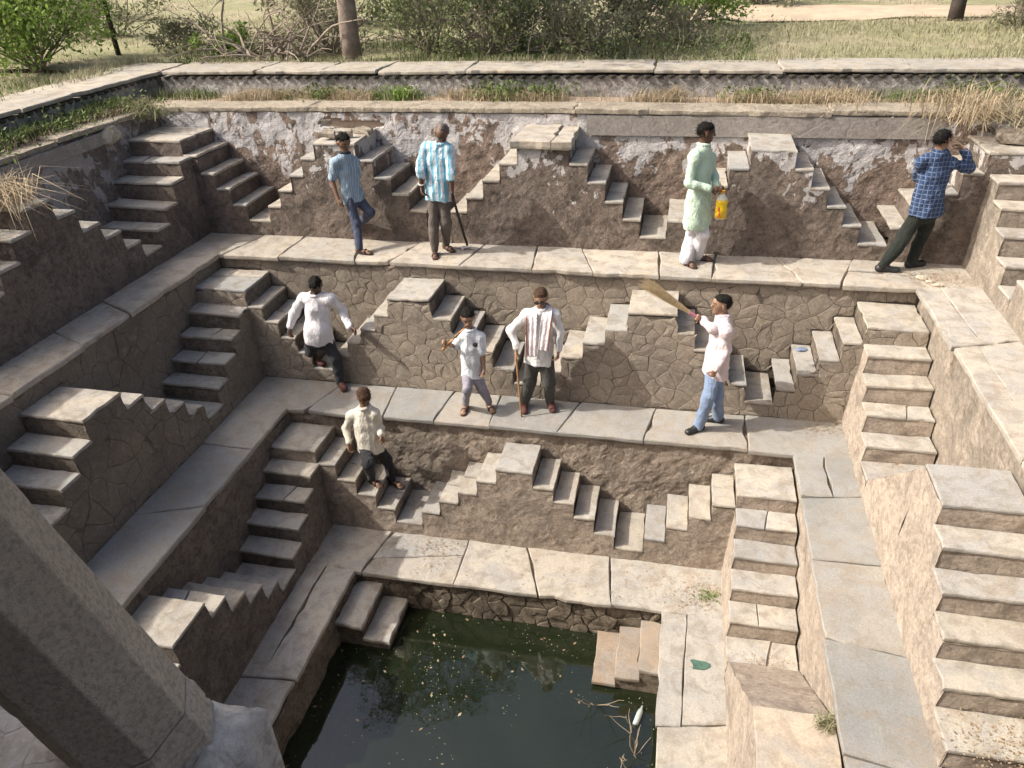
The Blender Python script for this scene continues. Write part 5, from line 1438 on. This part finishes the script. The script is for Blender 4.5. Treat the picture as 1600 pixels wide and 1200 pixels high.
# ------------------------------------------------------------------ small things
def rock(name, loc, r, label, mat, flat=.6, seed=0, cat='stone', group=None):
    bm = bmesh.new(); bmesh.ops.create_icosphere(bm, subdivisions=2, radius=1)
    for v in bm.verts:
        k = 1+.35*nz(v.co.x+seed, v.co.y, v.co.z, 1.1)+.15*nz(v.co.x, v.co.y+seed, v.co.z, 3)
        v.co = Vector((v.co.x*k*r[0], v.co.y*k*r[1], v.co.z*k*r[2]))
    me = bpy.data.meshes.new(name); bm.to_mesh(me); bm.free(); me.materials.append(mat)
    o = bpy.data.objects.new(name, me); link(o); o.location = loc; ORG[o.name] = tuple(loc)
    return tag(o, label, cat, group)
M_RCK = mat_plaster('loose_stone', (.33, .28, .22), (.26, .225, .18), (.42, .37, .30), (.13, .11, .09), crack=5)
M_CHIP = mat_plaster('pale_chip', (.56, .49, .38), (.48, .41, .31), (.62, .56, .46), (.30, .25, .19), crack=9)
rock('stone', (4.15, 9.75, -.12), (.30, .28, .14), 'big grey block under the dry grass at the upper right corner', M_RCK, seed=1)
rock('stone', (4.35, 9.45, -.22), (.28, .25, .12), 'second grey block below the first at the right picture edge', M_RCK, seed=5)
rock('stone', (3.75, 9.95, -.20), (.20, .2, .10), 'small grey block beside the dry grass above the man in plaid', M_RCK, seed=9)
p = at(185, 205, 0, -7.5); rock('stone', (-7.62, 9.15, -.16), (.10, .22, .12), 'pale fallen block stuck in the top of the left wall', M_CHIP, seed=3)
for i, (u, v, s, lb) in enumerate(((1440, 436, .05, 'largest pale stone chip at the right end of the upper terrace'), (1452, 441, .035, 'small pale stone chip beside the largest one on the upper terrace'), (1466, 447, .04, 'third pale stone chip at the right end of the upper terrace'))):
    q = at(u, v, 2, Z1); rock('stone_chip', (q[0], q[1], Z1+s*.3), (s*1.3, s, s*.6), lb, M_CHIP, seed=i*7)
q = at(1492, 1108, 2, Z2); rock('stone_chip', (q[0]+.05, q[1], Z2+.03), (.06, .06, .05), 'cream stone lying at the foot of the wide right stair', M_CHIP, seed=23)
# blue sandal strap left on a tread
q = at(1253, 548, 2, zt2(2)+.02)
rock('cloth_scrap', (q[0], q[1], q[2]+.015), (.07, .045, .022), 'small blue grey scrap lying on a step at the right', mat_plain('blue_scrap', (.16, .20, .27), .7), seed=31, cat='scrap')
# green leaf-shaped stain of paint is a fallen leaf on the terrace
q = at(1092, 1040, 2, Z3)
V = [(q[0]+.085*math.cos(a)*(1+.35*math.sin(3*a+1)), q[1]+.075*math.sin(a)*(1+.3*math.cos(2*a)), Z3+.012+.004*math.sin(4*a)) for a in np.linspace(0, 6.28, 19)[:-1]]
V2 = [(x, y, z-.006) for x, y, z in V]; n = len(V)
tag(mk('leaf', V+V2, [tuple(range(n)), tuple(range(2*n-1, n-1, -1))]+[(i, i+n, (i+1) % n+n, (i+1) % n) for i in range(n)], mat_plain('dull_green', (.07, .13, .10), .8), origin=(q[0], q[1], Z3)), 'dull green patch lying on the right lower terrace', 'leaf')
# bottle floating
q = at(998, 1118, 2, ZW+.02); pv = lathe([(-.11, .012, .012), (-.10, .03, .03), (.02, .032, .032), (.06, .028, .028), (.09, .012, .012), (.115, .012, .012)], 0, 0, 14)
M_PET = mat_plain('pet_bottle', (.42, .47, .44), .15, .1, 5, 0, .6)
fb = mk('bottle', [(q[0]+.25*v[2]-.0, q[1]+v[2]*.97, q[2]+v[0]*1.0) if False else (q[0]+v[0]+.25*v[2], q[1]+v[2], q[2]+v[1]) for v in pv[0]], pv[1], M_PET, smooth=True, origin=tuple(q))
tag(fb, 'clear plastic bottle floating in the water at the right', 'bottle')
# dead twigs standing in the water by the right edge
paths = []
for i in range(9):
    x, y = .02+RNG.gauss(0, .10), 4.30+RNG.gauss(0, .25)
    b = limb((x, y, ZW-.1), (RNG.uniform(-.7, .5), RNG.uniform(-.2, .9), RNG.uniform(.3, 1)), RNG.uniform(.3, .55), .007, .003, .33, 8)
    paths.append(b)
    for k in range(2): paths.append(limb(b[0][RNG.randint(2, 6)], (RNG.uniform(-1, 1), RNG.uniform(-.5, 1), RNG.uniform(-.1, .8)), .25, .005, .002, .35, 5))
tag(mk('dead_branch', *tubes(paths, 5), mat_plain('pale_twig', (.34, .27, .19), .9, .3, 12), origin=(-.05, 4.35, ZW)), 'dead forked twigs sticking out of the water by the right edge', 'branch')
paths = [limb((-.42+RNG.gauss(0, .05), 5.05, ZW-.02), (RNG.uniform(-.6, .5), RNG.uniform(-.6, .2), RNG.uniform(.2, .7)), .4, .005, .002, .3, 7) for i in range(5)]
tag(mk('dead_branch', *tubes(paths, 4), mat_plain('thin_twig', (.30, .24, .16), .9), origin=(-.42, 5.05, ZW)), 'thin dry twigs leaning on the brown water steps', 'branch')

# litter and floating specks: nobody could count it
def specks(n, fn, size, mat, name, lift=.004):
    c = np.array([fn() for _ in range(n)]); th = NR.uniform(0, 6.28, n); s = size*NR.uniform(.4, 1.5, n)
    a = np.stack([np.cos(th), np.sin(th), NR.uniform(-.25, .25, n)], 1)*s[:, None]; b = np.stack([-np.sin(th), np.cos(th), NR.uniform(-.25, .25, n)], 1)*s[:, None]*.5
    c[:, 2] += lift
    V = np.stack([c-a, c-b, c+a, c+b], 1).reshape(-1, 3)
    tag(mk(name, V, np.arange(4*n).reshape(n, 4), mat), kind='stuff')
M_LIT = mat_leaf('litter', [(.34, .25, .15), (.22, .15, .09), (.45, .37, .26), (.28, .2, .13)], .1)
M_SPK = mat_leaf('pollen_specks', [(.30, .32, .16), (.22, .26, .16), (.38, .34, .18)], .1)
def drift():
    while True:
        x, y = RNG.uniform(-3.35, .2), RNG.uniform(2.5, 5.95); e = min(x+3.4, .23-x, 5.97-y)
        if RNG.random() < max(0, .22+1.1*nz(x, y, 4, 1.6))+max(0, .5-e*1.6): return (x, y, ZW)
specks(800, drift, .007, M_SPK, 'floating_specks', .003)
specks(90, drift, .02, M_LIT, 'floating_leaves', .004)
def on_terrace(L, x0, x1, y0, y1):
    return lambda: (RNG.uniform(x0, x1), RNG.uniform(y0, y1), LV[L]['zf']+.006)
def clus(x, y, s, z): return lambda: (RNG.gauss(x, s), RNG.gauss(y, s*.8), z+.006)
specks(260, clus(.55, 6.25, .16, Z3), .012, M_LIT, 'terrace_litter')
specks(200, clus(-2.55, 6.45, .22, Z3), .011, M_LIT, 'terrace_litter_left', .006)
specks(620, clus(3.0, 9.0, .22, Z1), .011, M_LIT, 'terrace_litter_right', .006)
specks(300, clus(1.85, 7.85, .16, Z2), .011, M_LIT, 'terrace_litter_middle', .006)
specks(220, clus(2.5, 7.0, .13, zt2(5)), .012, M_LIT, 'landing_litter', .006)
specks(420, clus(2.55, 3.75, .2, zt2(5)), .011, M_LIT, 'landing_straw', .008)
specks(160, clus(1.2, 5.2, .13, zt3(5)), .011, M_LIT, 'stair_litter', .006)
specks(300, on_terrace(1, -6.5, 3.2, 8.75, 9.4), .012, M_LIT, 'crumbs_upper', .004)
specks(260, on_terrace(3, -3.3, .7, 6.0, 6.6), .012, M_LIT, 'crumbs_lower', .004)
specks(500, lambda: (RNG.uniform(-7.6, 4), RNG.uniform(10.35, 10.95), 0), .016, M_LIT, 'coping_litter', .012)
